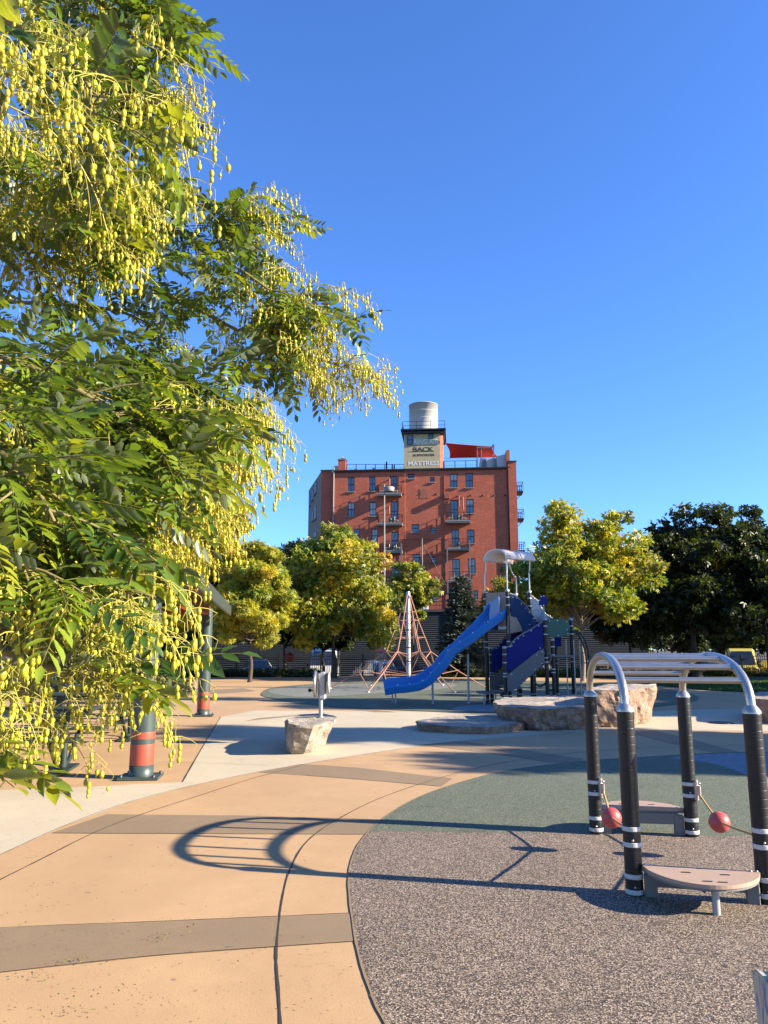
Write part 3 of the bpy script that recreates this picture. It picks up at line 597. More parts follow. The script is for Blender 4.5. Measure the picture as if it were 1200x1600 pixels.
for x_, y_, Y in ((618, 1080, 21.7), (613, 1081, 22.0), (676, 1066, 21.7), (731, 1022, 21.7)):
    a = P(x_, y_, Y); m = MB(); m.tube([(a.x, Y, .012), (a.x, Y, a.z)], .03 if x_ > 650 else .02, 10); m.build("slide_support", 'steel_dull', ptw, True)

# ------------------------------------------------------------ rope pyramid
MX, MYY = P(638, 1000, 30).x, 30.0
rc = thing("rope_climber", "rope pyramid climber of coral ropes hung from a tall steel mast", "rope climber", (MX, MYY, .012))
ht = P(638, 924, 30).z
m = MB(); m.tube([(MX, 30, 0.012), (MX, 30, ht-.05), (MX, 30, ht)], [.088, .082, .055], 16); mast = m.build("mast", 'steel_dull', rc, True)
m = MB()
for f in (.28, .42, .6): m.lathe((MX, 30, ht*f), [(.1, -.02), (.115, 0), (.1, .02)], 14)
m.build("collar", 'dark', mast, True)
T = Vector((MX, 30, ht-.15)); kn = []; anch = []
def rope(pts, r, nm="rope", par=rc): m = MB(); m.tube(pts, r, 6); return m.build(nm, 'rope_pink', par, True)
NR_ = 6
for i in range(NR_):
    a = -math.pi/2-.52+2*math.pi*i/NR_; d = Vector((math.cos(a), math.sin(a), 0))
    K = Vector((MX, 30, 1.4))+d*.85; A = Vector((MX, 30, .012))+d*3.0; kn.append(K); anch.append(A)
    rope([T+d*.08, T.lerp(K, .5)-Vector((0, 0, .06))*0, K, K.lerp(A, .5)-Vector((0, 0, .05)), A], .02, "main_rope")
    m = MB(); m.lathe(A, [(.07, 0), (.07, .03), (.02, .05)], 10); m.build("anchor", 'steel_dull', rc, True)
for f, r_ in ((.3, .011), (.45, .011), (.75, .011)):
    ringp = [T.lerp(K, f) for K in kn]
    for i in range(NR_): rope([ringp[i], ringp[(i+1) % NR_]], r_, "ring_rope")
for i in range(NR_):
    K, K2 = kn[i], kn[(i+1) % NR_]; up1, up2 = T.lerp(K, .45), T.lerp(K2, .45); mid_ = (K+K2)/2
    low = Vector((MX, 30, ht*.52))+(mid_-Vector((MX, 30, mid_.z)))*.45; low.z = ht*.5
    rope([up1, low, up2], .0095); rope([T.lerp(K, .75), low, T.lerp(K2, .75)], .014)
    rope([K, Vector((MX, 30, 1.3))], .0095); rope([K, mid_+Vector((0, 0, -.25)), K2], .018)
    q1 = K.lerp(anch[i], .5); q2 = K2.lerp(anch[(i+1) % NR_], .5); mm = (q1+q2)/2+Vector((0, 0, -.15)); mm = mm.lerp(Vector((MX, 30, mm.z)), .25)
    rope([K, mm, K2], .0095); rope([q1, mm, q2], .0095); rope([mm, Vector((MX, 30, .5))], .0095); rope([q1, Vector((q1.x*.8+MX*.2, q1.y*.8+6, .012))], .013)
# ------------------------------------------------------------ brick building
YR = 97.0; r_R = ray(797, 731); zR = EYE+r_R[2]/r_R[1]*YR; PR = P(797, 731, YR)
r_L = ray(522, 740); YL = YR*1.021; PL = P(522, 740, YL)
U = Vector((PR.x-PL.x, PR.y-PL.y, 0)); FW = U.length; U.normalize(); ANG = math.atan2(U.y, U.x); NO = Vector((U.y, -U.x, 0)); ZB = -.97
bd = thing("brick_building", "six storey red brick building with roof water tank tower and small balconies", "building", (PL.x, PL.y, ZB), ANG)
O = Vector((PL.x, PL.y, 0))
def F(x, y, off=0.0):   # pixel -> facade coordinates (u, z) on the plane 'off' metres in front of the wall
    r = Vector(ray(x, y)); o2 = O+NO*off; t = ((o2-Vector((0, 0, 0))).dot(NO))/(r.x*NO.x+r.y*NO.y); p = Vector((r.x*t, r.y*t, EYE+r.z*t))
    return (p-O).dot(U), p.z-ZB
def cc(x, y): return 460+x/3.158, 620+y/3.158
def FC(x, y, off=0.0): return F(*cc(x, y), off)
def wall_with_holes(m, u0, u1, z0, z1, holes, y=0.0, rev=.22):
    us = sorted({u0, u1, *[h[0] for h in holes], *[h[2] for h in holes]}); zs = sorted({z0, z1, *[h[1] for h in holes], *[h[3] for h in holes]})
    for i in range(len(us)-1):
        for j in range(len(zs)-1):
            cu, cz = (us[i]+us[i+1])/2, (zs[j]+zs[j+1])/2
            if any(h[0] < cu < h[2] and h[1] < cz < h[3] for h in holes) or not (u0 <= cu <= u1 and z0 <= cz <= z1): continue
            m.add([(us[i], y, zs[j]), (us[i+1], y, zs[j]), (us[i+1], y, zs[j+1]), (us[i], y, zs[j+1])], [(0, 1, 2, 3)])
    for a, b, c, d in holes:
        m.add([(a, y, b), (c, y, b), (c, y, d), (a, y, d), (a, y+rev, b), (c, y+rev, b), (c, y+rev, d), (a, y+rev, d)], [(0, 4, 5, 1), (1, 5, 6, 2), (2, 6, 7, 3), (3, 7, 4, 0)])
def hole(x0, y0, x1, y1):
    a = FC(x0, y1); b = FC(x1, y0); return (a[0], a[1], b[0], b[1])
W_ = [hole(*h) for h in ((262, 396, 297, 468), (368, 393, 400, 465), (768, 380, 804, 448), (845, 376, 880, 448), (263, 521, 297, 590), (370, 519, 404, 588), (848, 504, 884, 575), (852, 655, 888, 723), (857, 797, 893, 872), (885, 955, 905, 1000),
      (290, 650, 322, 720), (380, 650, 412, 720), (300, 790, 332, 860), (390, 790, 420, 860))]
Wsm = [hole(*h) for h in ((560, 378, 592, 404), (668, 396, 692, 421), (578, 628, 616, 667), (672, 645, 697, 672), (583, 775, 619, 812), (675, 788, 700, 818), (680, 970, 705, 1003), (590, 935, 620, 975))]
Wdr = [hole(*h) for h in ((473, 390, 505, 468), (475, 515, 510, 612), (478, 665, 512, 752), (480, 812, 514, 900), (771, 508, 808, 604), (777, 655, 812, 738), (780, 800, 816, 895))]
ztop = zR-ZB
m = MB(); wall_with_holes(m, 0, FW, 0, ztop, W_+Wsm+Wdr)
DEP = 18
m.add([(FW, 0, 0), (FW, DEP, 0), (FW, DEP, ztop), (FW, 0, ztop)], [(0, 1, 2, 3)]); m.add([(0, DEP, 0), (FW, DEP, 0), (FW, DEP, ztop), (0, DEP, ztop)], [(3, 2, 1, 0)])
wl = m.build("wall", 'brick', bd)
m = MB(); m.box((FW/2, DEP/2, ztop-.5), (FW-.3, DEP-.3, .3)); m.build("roof", 'tar', bd)
m = MB(); m.box((FW/2, -.03, ztop+.06), (FW+.1, .5, .13)); m.box((FW/2-.2, -.08, ztop-.15), (FW-.6, .12, .12)); m.build("parapet_coping", 'tar', bd)
def window(h, door=False, mull=True, y=.0, par=bd):
    a, b, c, d = h; m = MB(); m.add([(a, y+.17, b), (c, y+.17, b), (c, y+.17, d), (a, y+.17, d)], [(0, 1, 2, 3)])
    w_ = m.build("door" if door else "window", 'glass', par); m = MB(); t = .085; yc = y+.13
    for x0, z0, x1, z1 in ((a, b, a+t, d), (c-t, b, c, d), (a+t, d-t, c-t, d), (a+t, b, c-t, b+t), (a+t, (b+d)/2-t/2, c-t, (b+d)/2+t/2)):
        m.box(((x0+x1)/2, yc, (z0+z1)/2), (x1-x0, .09, z1-z0))
    if mull: m.box(((a+c)/2, yc-.002, (b+d)/2), (.04, .05, d-b-2*t))
    m.build("frame", 'frame', w_)
    if not door: m = MB(); m.box(((a+c)/2, y-.05, b-.06), (c-a+.2, .16, .12)); m.build("sill", 'sill', w_)
    return w_
for i_, h in enumerate(W_):
    w_ = window(h)
    if i_ in (4, 5, 6, 8, 2, 11):
        m = MB(); zt_ = h[3]-.1; zb_ = zt_-(h[3]-h[1])*(.38, .8, .3, .55, .4, .6)[(4, 5, 6, 8, 2, 11).index(i_)]; m.box(((h[0]+h[2])/2, .155, (zt_+zb_)/2), (h[2]-h[0]-.18, .02, zt_-zb_)); m.build("blind", 'white', w_)
for h in Wsm: window(h, mull=False)
for h in Wdr: window(h, True)
# interior dark box so that openings never show through
m = MB(); m.box((FW/2, .6+.3, ztop/2), (FW-.5, .3, ztop-1.2)); m.build("inner_wall", 'dark', bd)
a = hole(618, 455, 658, 502); m = MB(); m.box(((a[0]+a[2])/2, -.0, (a[1]+a[3])/2), (a[2]-a[0], .06, a[3]-a[1])); m.build("blocked_opening", 'brick_orange', bd)
a = hole(741, 480, 765, 505); m = MB(); m.box(((a[0]+a[2])/2, -.3, (a[1]+a[3])/2), (a[2]-a[0], .6, a[3]-a[1])); m.build("vent_box", 'brick_orange', bd)
for x_, y0, y1 in ((812, 490, 545), (832, 498, 560), (470, 410, 440), (468, 545, 580)):
    u, z0 = FC(x_, y1); _, z1 = FC(x_, y0); m = MB(); m.tube([(u, -.28, z0), (u, -.28, z1), (u, .02, z1+.05)], .09, 8); m.build("vent_pipe", 'brick_orange', bd)
# small brick corbels and stars (anchor plates)
m = MB()
for x_ in (540, 620, 700, 815, 870, 930, 985, 1040): u, z = FC(x_, 487 if x_ > 760 else 480); m.lathe((u, -.02, z), [(.13, 0), (.06, .05), (0, .06)], 8, axis=(0, -1, 0))
m.build("anchor_plate", 'dark', bd)
# drain pipes, service pipes
for x_, y0, y1, mm_ in ((195, 350, 1050, 'concrete_grey'), (1052, 365, 1050, 'dark'), (545, 380, 900, 'brick')):
    u, z1 = FC(x_, y0); r_ = .1 if x_ != 545 else .03; m = MB(); m.tube([(u, -.14, .0), (u, -.14, z1)], r_, 8); m.build("drain_pipe", mm_, bd)
# central slightly proud bay edge
u0 = FC(740, 400)[0]; m = MB(); m.box((u0, -.03, ztop/2-.4), (.12, .08, ztop-.8)); m.build("pilaster", 'brick', bd)
# balconies
def balcony(x0, yr, x1, yb, cols=False, furn=True):
    D_ = 1.25; ua, zb = FC(x0, yb, D_); ub, zt = FC(x1, yr, D_); th = .30
    zb0 = zb; m = MB(); m.box(((ua+ub)/2, -D_/2, zb0+th/2), (ub-ua, D_, th)); m.box(((ua+ub)/2, -D_-.02, zb0+th-.05), (ub-ua+.1, .05, .16)); s = m.build("balcony", 'concrete_grey', bd)
    m = MB(); z1 = zt; zf = zb0+th
    for (p0, p1) in (((ua+.04, -D_+.04), (ub-.04, -D_+.04)), ((ua+.04, -D_+.04), (ua+.04, 0)), ((ub-.04, -D_+.04), (ub-.04, 0))):
        m.bar((*p0, z1), (*p1, z1), .06, .06); m.bar((*p0, zf+.1), (*p1, zf+.1), .04, .04); L = math.dist(p0, p1); k_ = max(2, int(L/.16))
        for i in range(k_+1): t = i/k_; q_ = (p0[0]+(p1[0]-p0[0])*t, p0[1]+(p1[1]-p0[1])*t); m.bar((*q_, zf), (*q_, z1), .025)
    m.build("railing", 'dark', s)
    if furn:
        m = MB()
        for i in range(2):
            cx = ua+(ub-ua)*(.2+.55*i); m.box((cx, -.6, zf+.42), (.5, .5, .06)); m.box((cx+.22*(1-2*i), -.6, zf+.65), (.06, .5, .5)); [m.box((cx+a_, -.6+b_, zf+.2), (.05, .05, .4)) for a_ in (-.2, .2) for b_ in (-.2, .2)]
        m.build("patio_chair", 'white' if x0 % 3 else 'wood', s)
        m = MB(); cx = ua+(ub-ua)*.5; m.lathe((cx, -.7, zf), [(.15, 0), (.2, .3), (.18, .3), (0, .28)], 10); m.sphere((cx, -.7, zf+.5), (.25, .22, .28), 8, 6); m.build("planter", 'green_panel', s)
    if cols:
        for u in (ua+.1, ub-.1): m = MB(); m.box((u, -D_-.12, (zb0)/2+.6), (.17, .14, zb0+1.2)); m.build("column", 'grey_board', s)
for bb in ((410, 437, 527, 487), (410, 580, 532, 634), (440, 712, 532, 770, True), (748, 568, 868, 622), (750, 700, 868, 757, True), (757, 862, 878, 917)): balcony(*bb)
# tie cables between the column pairs
for yy in (705, 780, 820, 880):
    ua, z_ = FC(520, yy, 1.3); ub, z2 = FC(750, yy, 1.3); m = MB(); m.tube([(ua, -1.37, z_), (ub, -1.37, z2)], .035, 5); m.build("tie_cable", 'dark', bd)
ua, z1 = FC(630, 700, 1.3); _, z0 = FC(630, 900, 1.3); m = MB(); m.tube([(ua, -1.37, z0-6), (ua, -1.37, z1)], .06, 8); m.build("service_pole", 'concrete_grey', bd)
ua, z1 = FC(640, 730, 1.3); ub, z2 = FC(830, 1080, 1.3); m = MB(); m.tube([(ua, -1.42, z1), (ub, -1.42, z2)], .012, 5); m.build("tie_cable", 'concrete_grey', bd)
# left strip and tan side wing
uL = FC(130, 500)[0]; zl0 = FC(125, 350)[1]; m = MB(); y_ = .25
m.add([(uL, y_, 0), (0, y_, 0), (0, y_, ztop-.1), (uL*.25, y_, ztop+.15), (uL, y_, ztop+.15)], [(0, 1, 2, 3, 4)]); m.add([(0, 0, 0), (0, .25, 0), (0, .25, ztop), (0, 0, ztop)], [(3, 2, 1, 0)])
m.build("wing_wall", 'brick', bd)
m = MB(); m.bar((uL-.1, y_-.05, ztop+.2), (0, y_-.05, ztop+.2), .3, .14); m.build("wing_coping", 'tar', bd)
cor = O+U*uL-NO*.25; r_ = Vector(ray(*cc(72, 560))); 
# side wing recedes: find its far corner at equal parapet height along ray of px 483,y 766
rr = ray(*cc(71, 462)); tY = (ztop+.15+ZB-EYE)/rr[2]; fc = Vector((rr[0]*tY, rr[1]*tY, 0)); inv = root_matrix(bd).inverted(); fl = inv@Vector((fc.x, fc.y, ZB)); cl = Vector((uL, y_, 0))
def side_pt(x, y):   # pixel on the side wing plane -> (s, z)
    r = Vector(ray(*cc(x, y))); A_ = cor; d = (fc-Vector((cor.x, cor.y, 0))); nn = Vector((d.y, -d.x, 0)); t = Vector((A_.x, A_.y, 0)).dot(nn)/(r.x*nn.x+r.y*nn.y); p = Vector((r.x*t, r.y*t, EYE+r.z*t)); return (p-Vector((cor.x, cor.y, 0))).dot(d)/d.length_squared, p.z-ZB
m = MB(); zt2 = ztop+.15; m.add([cl, fl, Vector((fl.x, fl.y, zt2)), Vector((cl.x, cl.y, zt2))], [(3, 2, 1, 0)])
m.add([fl, Vector((fl.x+14, fl.y+8, 0)), Vector((fl.x+14, fl.y+8, zt2)), Vector((fl.x, fl.y, zt2))], [(3, 2, 1, 0)])
m.add([(cl.x, cl.y, zt2-.1), (0, y_, ztop-.2), (0, DEP, ztop-.2), (fl.x+14, fl.y+8, zt2-.1), (fl.x, fl.y, zt2-.1)], [(0, 1, 2, 3, 4)]); m.build("side_wall", 'brick_tan', bd)
dw = (fl-cl).normalized(); nw = Vector((dw.y, -dw.x, 0)); 
if nw.x > 0 and False: nw = -nw
cs = inv@Vector((0, 0, 0)); nw = nw if (Vector((cs.x, cs.y, 0))-Vector((cl.x, cl.y, 0))).dot(nw) > 0 else -nw
for (x0, y0, x1, y1) in ((100, 415, 111, 485), (86, 455, 94, 515), (98, 535, 110, 610), (87, 565, 94, 615), (76, 480, 80, 540), (98, 660, 110, 730)):
    s0, z0 = side_pt(x0, y1); s1, z1 = side_pt(x1, y0); a_, b_ = cl.lerp(fl, s0), cl.lerp(fl, s1); c_ = (a_+b_)/2; L = (Vector((a_.x, a_.y, 0))-Vector((b_.x, b_.y, 0))).length
    rzz = math.atan2(dw.y, dw.x); m = MB(); m.box((c_.x+nw.x*.02, c_.y+nw.y*.02, (z0+z1)/2), (L, .08, z1-z0), rz=rzz); w2 = m.build("window", 'frame', bd)
    m = MB(); m.box((c_.x+nw.x*.08, c_.y+nw.y*.08, z0-.08), (L+.3, .2, .14), rz=rzz); m.build("sill", 'sill', w2)
# right pier, stepped top, fire escapes
uR1 = FC(1100, 560)[0]; uR0 = FC(1060, 560)[0]; zs = FC(1070, 322)[1]
m = MB(); m.box(((uR0+uR1)/2, 4, zs/2), (uR1-uR0, 8.5, zs)); m.build("pier", 'brick', bd)
m = MB(); m.box(((uR0+uR1)/2, 3.95, zs+.05), (uR1-uR0+.15, 8.6, .12)); m.build("pier_coping", 'tar', bd)
u, z = FC(1053, 262); m = MB(); m.box((u, 1.0, (z+ztop)/2), (.45, 2.0, z-ztop)); m.build("parapet_pier", 'brick', bd)
for (x0, y0, x1, y1) in ((1090, 418, 1130, 470), (1095, 553, 1134, 606), (1102, 715, 1140, 765)):
    ua, zt = FC(x0, y0); ub, zb = FC(x1, y1); m = MB(); m.box(((ua+ub)/2, 1.5, zb+.15), (ub-ua, 2.2, .25)); m.bar((ub-.1, 1, zb), (ua, 1, zb-.9), .08); s = m.build("fire_escape", 'dark', bd)
    m = MB()
    for yv in (.4, 2.6):
        for zz in (zt, (zt+zb+.3)/2): m.bar((ua, yv, zz), (ub, yv, zz), .06)
        for k_ in range(4): uu = ua+(ub-ua)*(k_+1)/4; m.bar((uu, yv, zb+.2), (uu, yv, zt), .05)
    m.bar((ub, .4, zt), (ub, 2.6, zt), .06); m.build("railing", 'dark', s)
# roof railing, ducts, dome, chimney
def roofrail(x0, x1, yt, nposts, yb):
    ua, zt = FC(x0, yt); ub, zt2_ = FC(x1, yt-3 if x1 > 700 else yt); m = MB(); m.bar((ua, .4, zt), (ub, .4, zt2_), .06); 
    for i in range(nposts+1): u_ = ua+(ub-ua)*i/nposts; m.bar((u_, .4, ztop-.3), (u_, .4, zt+(zt2_-zt)*i/nposts), .1)
    m.bar((ua, .4, (zt+ztop)/2), (ub, .4, (zt2_+ztop)/2), .03); m.build("roof_railing", 'dark', bd)
roofrail(256, 540, 330, 6, 0); roofrail(738, 900, 314, 3, 0)
u, z = FC(234, 308); m = MB(); m.box((u, .6, (z+ztop)/2-.2), (1.02, 1.0, z-ztop+.5)); ch = m.build("chimney", 'brick', bd); m = MB(); m.box((u, .6, z+.03), (1.15, 1.15, .14)); m.lathe((u, .6, z+.1), [(.3, 0), (.2, .15), (.08, .3), (.06, .5)], 8); m.build("chimney_cap", 'concrete_grey', ch)
u, z = FC(375, 328); m = MB(); m.lathe((u, 4, 0), [(2.0, ztop-.5), (2.0, ztop+.25), (1.7, ztop+.4), (.2, z+.15), (.1, z+.3), (0, z+.3)], 20); m.build("roof_dome", 'concrete_grey', bd)
for x_, y0, w2 in ((452, 312, .1), (480, 325, .09), (490, 330, .09), (297, 350, .18), (277, 352, .2)):
    u, z = FC(x_, y0); m = MB(); m.tube([(u, .9, ztop-.3), (u, .9, z)], w2, 8); m.build("roof_vent", 'dark', bd)
for x0, x1, yt in ((440, 505, 355), (258, 320, 364), (505, 545, 366)):
    ua, z = FC(x0, yt); ub, _ = FC(x1, yt); m = MB(); m.box(((ua+ub)/2, 1.4, (z+ztop)/2-.1), (ub-ua, .8, z-ztop+.4), bev=.05); m.build("roof_duct", 'dark', bd)
u, z = FC(204, 335); m = MB(); m.box((u, .9, (z+ztop)/2-.2), (.6, .6, z-ztop+.4)); m.build("roof_box", 'white', bd)
# tower
ta, tz0 = FC(541, 368); tb, _ = FC(720, 366); tc, _ = FC(736, 366); _, tz1 = FC(600, 185); tzc = FC(600, 166)[1]
TH_ = [hole(556, 190, 586, 237), hole(662, 180, 686, 207)]
m = MB(); wall_with_holes(m, ta, tb, ztop-.25, tz1, [], -.02, .1)
tw = m.build("tower", 'stucco', bd)
m = MB(); m.add([(tb, -.02, ztop-.25), (tc, .45, ztop-.25), (tc, .45, tz1), (tb, -.02, tz1)], [(0, 1, 2, 3)]); m.add([(tc, .45, ztop-.25), (tc, 5.4, ztop-.25), (tc, 5.4, tz1), (tc, .45, tz1)], [(0, 1, 2, 3)])
m.add([(ta, -.02, ztop-.25), (ta, 5.4, ztop-.25), (ta, 5.4, tz1), (ta, -.02, tz1)], [(3, 2, 1, 0)]); m.add([(ta, 5.4, ztop-.25), (tc, 5.4, ztop-.25), (tc, 5.4, tz1), (ta, 5.4, tz1)], [(3, 2, 1, 0)]); m.build("tower_side", 'brick_orange', tw)
cx = (ta+tc)/2; m = MB(); m.box((cx, 2.6, tz1+.12), (tc-ta+.5, 6.3, .24)); m.box((cx, 2.6, tzc-.05), (tc-ta+.75, 6.6, .22)); m.bar((tc+.3, -.5, tzc-.1), (tc+.1, -.1, tzc-1.6), .14); m.build("cornice", 'dark', tw)
for a, b, c, d in TH_:
    m = MB(); m.box(((a+c)/2, -.04, (b+d)/2), (c-a, .06, d-b)); w2 = m.build("window", 'glass', tw); m = MB(); t = .08
    for q_ in (((a+c)/2, (b+d)/2, c-a, t), (a+t/2, (b+d)/2, t, d-b), (c-t/2, (b+d)/2, t, d-b), ((a+c)/2, d-t/2, c-a-2*t, t), ((a+c)/2, b+t/2, c-a-2*t, t)): m.box((q_[0], -.085, q_[1]), (q_[2], .04, q_[3]))
    m.build("frame", 'frame', w2)
m = MB(); zt = FC(600, 126)[1]
for p0, p1 in (((ta-.2, -.4), (tc+.25, -.4)), ((tc+.25, -.4), (tc+.25, 5.5)), ((ta-.2, -.4), (ta-.2, 5.5))):
    for zz in (zt, (zt+tzc)/2): m.bar((*p0, zz), (*p1, zz), .045)
    for i in range(4): m.bar((p0[0]+(p1[0]-p0[0])*i/3, p0[1]+(p1[1]-p0[1])*i/3, tzc), (p0[0]+(p1[0]-p0[0])*i/3, p0[1]+(p1[1]-p0[1])*i/3, zt), .06)
m.build("tower_railing", 'dark', tw)
ua, ztk = FC(565, 48, -2.4); ub, _ = FC(707, 48, -2.4); rt = (ub-ua)/2; m = MB(); m.lathe(((ua+ub)/2, 2.5, 0), [(rt, tzc+.0), (rt, ztk-.0), (rt+.05, ztk), (rt+.05, ztk+.06), (rt*.5, ztk+.2), (0, ztk+.25)], 40); tk = m.build("water_tank", 'tank', tw)
m = MB()
for f in (.25, .5, .75): m.lathe(((ua+ub)/2, 2.5, tzc+(ztk-tzc)*f), [(rt+.003, -.03), (rt+.02, 0), (rt+.003, .03)], 40)
m.build("tank_seam", 'tank', tk)
# painted wall sign
m = MB(); ua, z_ = FC(560, 272); ub, _ = FC(690, 272); m.box(((ua+ub)/2, -.025, z_), (ub-ua, .012, .07)); m.build("sign_rule", 'sign_dark', tw)
ua, z_ = FC(552, 242); ub, _ = FC(700, 242); m = MB(); m.box(((ua+ub)/2, -.025, z_), (ub-ua, .012, .05)); m.build("sign_rule", 'sign_dark', tw)
def word(txt, x0, x1, yb, yt, mm_, sx=1, par=None, off=-.03, nm="lettering"):
    ua, z0 = FC(x0, yb); ub, z1 = FC(x1, yt); cu = bpy.data.curves.new(nm, 'FONT'); cu.body = txt; cu.extrude = .008; cu.offset = .012; cu.size = 1
    o = bpy.data.objects.new(nm, cu); col.objects.link(o); bpy.context.view_layer.update(); w0, h0 = o.dimensions.x, o.dimensions.y
    cu.materials.append(M[mm_]); o.parent = par or tw; o.rotation_euler = (math.pi/2, 0, 0); o.scale = (1, 1, 1)
    me = o.to_mesh(); k_ = MB(); k_.add([(ua+v.co.x*(ub-ua)/w0, off-v.co.z, z0+v.co.y*(z1-z0)/h0) for v in me.vertices], [tuple(p_.vertices) for p_ in me.polygons]); o.to_mesh_clear()
    bpy.data.objects.remove(o); return k_.build(nm, mm_, par or tw)
word("RING", 588, 652, 234, 208, 'sign_white'); word("AIR", 664, 712, 232, 208, 'sign_white')
word("BACK", 584, 684, 270, 247, 'sign_dark'); word("SUPPORTER", 586, 692, 294, 281, 'sign_dark'); word("MATTRESS", 560, 712, 340, 316, 'sign_white')
# roof deck: pergola, white penthouse
ua, z0 = FC(1000, 352); ub, z1 = FC(1047, 276); m = MB(); m.add([(ua, .6, ztop-.3), (ub, .6, ztop-.3), (ub, .6, z1), (ua, .6, z1-.3)], [(0, 1, 2, 3)]); m.box(((ua+ub)/2, 2.4, (ztop+z1)/2-.4), (ub-ua, 3.5, z1-ztop+.2)); ph = m.build("penthouse", 'white', bd)
ua, z0 = FC(930, 350); ub, z1 = FC(985, 292); m = MB(); m.box(((ua+ub)/2, 3, (ztop+z1)/2-.15), (ub-ua+.6, 3.6, z1-ztop+.3)); ph2 = m.build("penthouse", 'white', bd)
a = hole(930, 300, 948, 340); m = MB(); m.box(((a[0]+a[2])/2, 1.15, (a[1]+a[3])/2), (a[2]-a[0], .12, a[3]-a[1])); m.build("window", 'glass_dark', ph2)
m = MB(); pa, pz = FC(903, 246); pb, _ = FC(985, 246)
for u in (pa, pb, (pa*.75+pb*.25)):
    for yv in (.5, 2.3): m.bar((u, yv, ztop-.3), (u, yv, pz), .11)
for yv in (.5, 2.3): m.bar((pa-.1, yv, pz), (pb+.1, yv, pz), .2)
for i in range(7): u = pa+(pb-pa)*i/6; m.bar((u, .3, pz+.12), (u, 2.5, pz+.12), .07)
m.build("pergola", 'concrete_grey', bd)
m = MB(); c4 = [FC(742, 224)+(0.3,), FC(978, 235)+(1.0,), FC(1016, 271)+(3.0,), FC(765, 280)+(2.5,)]; C4 = [Vector((u, y, z)) for u, z, y in c4]
n_ = 16; vs = []
for i in range(n_+1):
    for j in range(n_+1):
        s, t = i/n_, j/n_; p = C4[0].lerp(C4[1], s).lerp(C4[3].lerp(C4[2], s), t); cen = (C4[0]+C4[1]+C4[2]+C4[3])/4
        e = (1-4*s*(1-s))*.0+4*t*(1-t)*(1 if (s < .001 or s > .999) else (1-2*min(s, 1-s)))*.09+4*s*(1-s)*(1-2*min(t, 1-t))*.03
        p = p.lerp(cen, e); vs.append(p)
tri = [(i*(n_+1)+j, (i+1)*(n_+1)+j, (i+1)*(n_+1)+j+1, i*(n_+1)+j+1) for i in range(n_) for j in range(n_)]; m.add(vs, tri, True); sa = m.build("shade_sail", 'sail', bd)
mo = sa.modifiers.new("thick", 'SOLIDIFY'); mo.thickness = .02
m = MB(); m.tube([C4[1], C4[1]+Vector((.2, 0, .3)), Vector((C4[1].x+.2, C4[1].y, ztop))], .06, 6); m.tube([C4[2], Vector((C4[2].x, C4[2].y, ztop))], .06, 6); m.tube([C4[0], Vector((tc, .6, C4[0].z+.05))], .02, 5); m.tube([C4[3], Vector((tc, 2.5, C4[3].z))], .02, 5); m.build("sail_mast", 'dark', sa)

# ------------------------------------------------------------ dark warehouse
WY = 68; wa = P(200, 956, WY); wb = P(1010, 956, WY); wz = wa.z
wh = thing("warehouse", "long low dark warehouse clad in horizontal corrugated metal behind the street", "warehouse", ((wa.x+wb.x)/2, WY+5, ZB)); m = MB()
nz = 34; L = wb.x-wa.x
for i in range(nz):
    z0 = ZB+(wz-ZB)*i/nz; z1 = ZB+(wz-ZB)*(i+1)/nz; zm = (z0+z1)/2
    m.add([(wa.x, WY, z0), (wb.x, WY, z0), (wb.x, WY-.05, zm), (wa.x, WY-.05, zm), (wb.x, WY, z1), (wa.x, WY, z1)], [(0, 1, 2, 3), (3, 2, 4, 5)])
m.box(((wa.x+wb.x)/2, WY+5, (ZB+wz)/2), (L, 9.9, wz-ZB-.02)); m.build("wall", 'corr', wh, True)
m = MB(); m.box(((wa.x+wb.x)/2, WY+5, wz+.1), (L+.3, 10.4, .22)); m.build("roof_edge", 'tar', wh, True)
for x_ in (700, 530, 850): a = P(x_, 1000, WY); m = MB(); m.tube([(a.x, WY-.12, ZB), (a.x, WY-.12, wz)], .09, 8); m.build("drain_pipe", 'dark', wh, True)
m = MB(); ra, rb = P(640, 950, WY+1), P(760, 950, WY+1)
for zz in (wz+.95, wz+.6): m.bar((ra.x, WY+.5, zz), (rb.x, WY+.5, zz), .05)
for i in range(30): x_ = ra.x+(rb.x-ra.x)*i/29; m.bar((x_, WY+.5, wz+.2), (x_, WY+.5, wz+.95), .03)
m.build("roof_railing", 'dark', wh, True)
m = MB(); a = P(655, 948, WY+3); m.box((a.x, WY+3, wz+.7), (1.6, 1.4, 1.2), bev=.05); m.build("roof_unit", 'white', wh, True)

# street lamp
LY = 56; a = P(600.5, 757, LY); lp = thing("street_lamp", "tall slim grey street lamp rising in front of the red brick building", "street lamp", (a.x, LY, -.95))
m = MB(); m.tube([(a.x, LY, -.95), (a.x, LY, a.z)], [.085, .05], 10); m.build("pole", 'concrete_grey', lp, True)
b_ = P(604, 766, LY); m = MB(); m.tube([(a.x, LY, a.z-.25), (a.x+.35, LY-.1, a.z-.25)], .04, 8); m.lathe((a.x+.35, LY-.1, a.z-.55), [(.34, 0), (.36, .1), (.34, .34), (.1, .4), (0, .4)], 16); m.build("lamp_head", 'concrete_grey', lp, True)

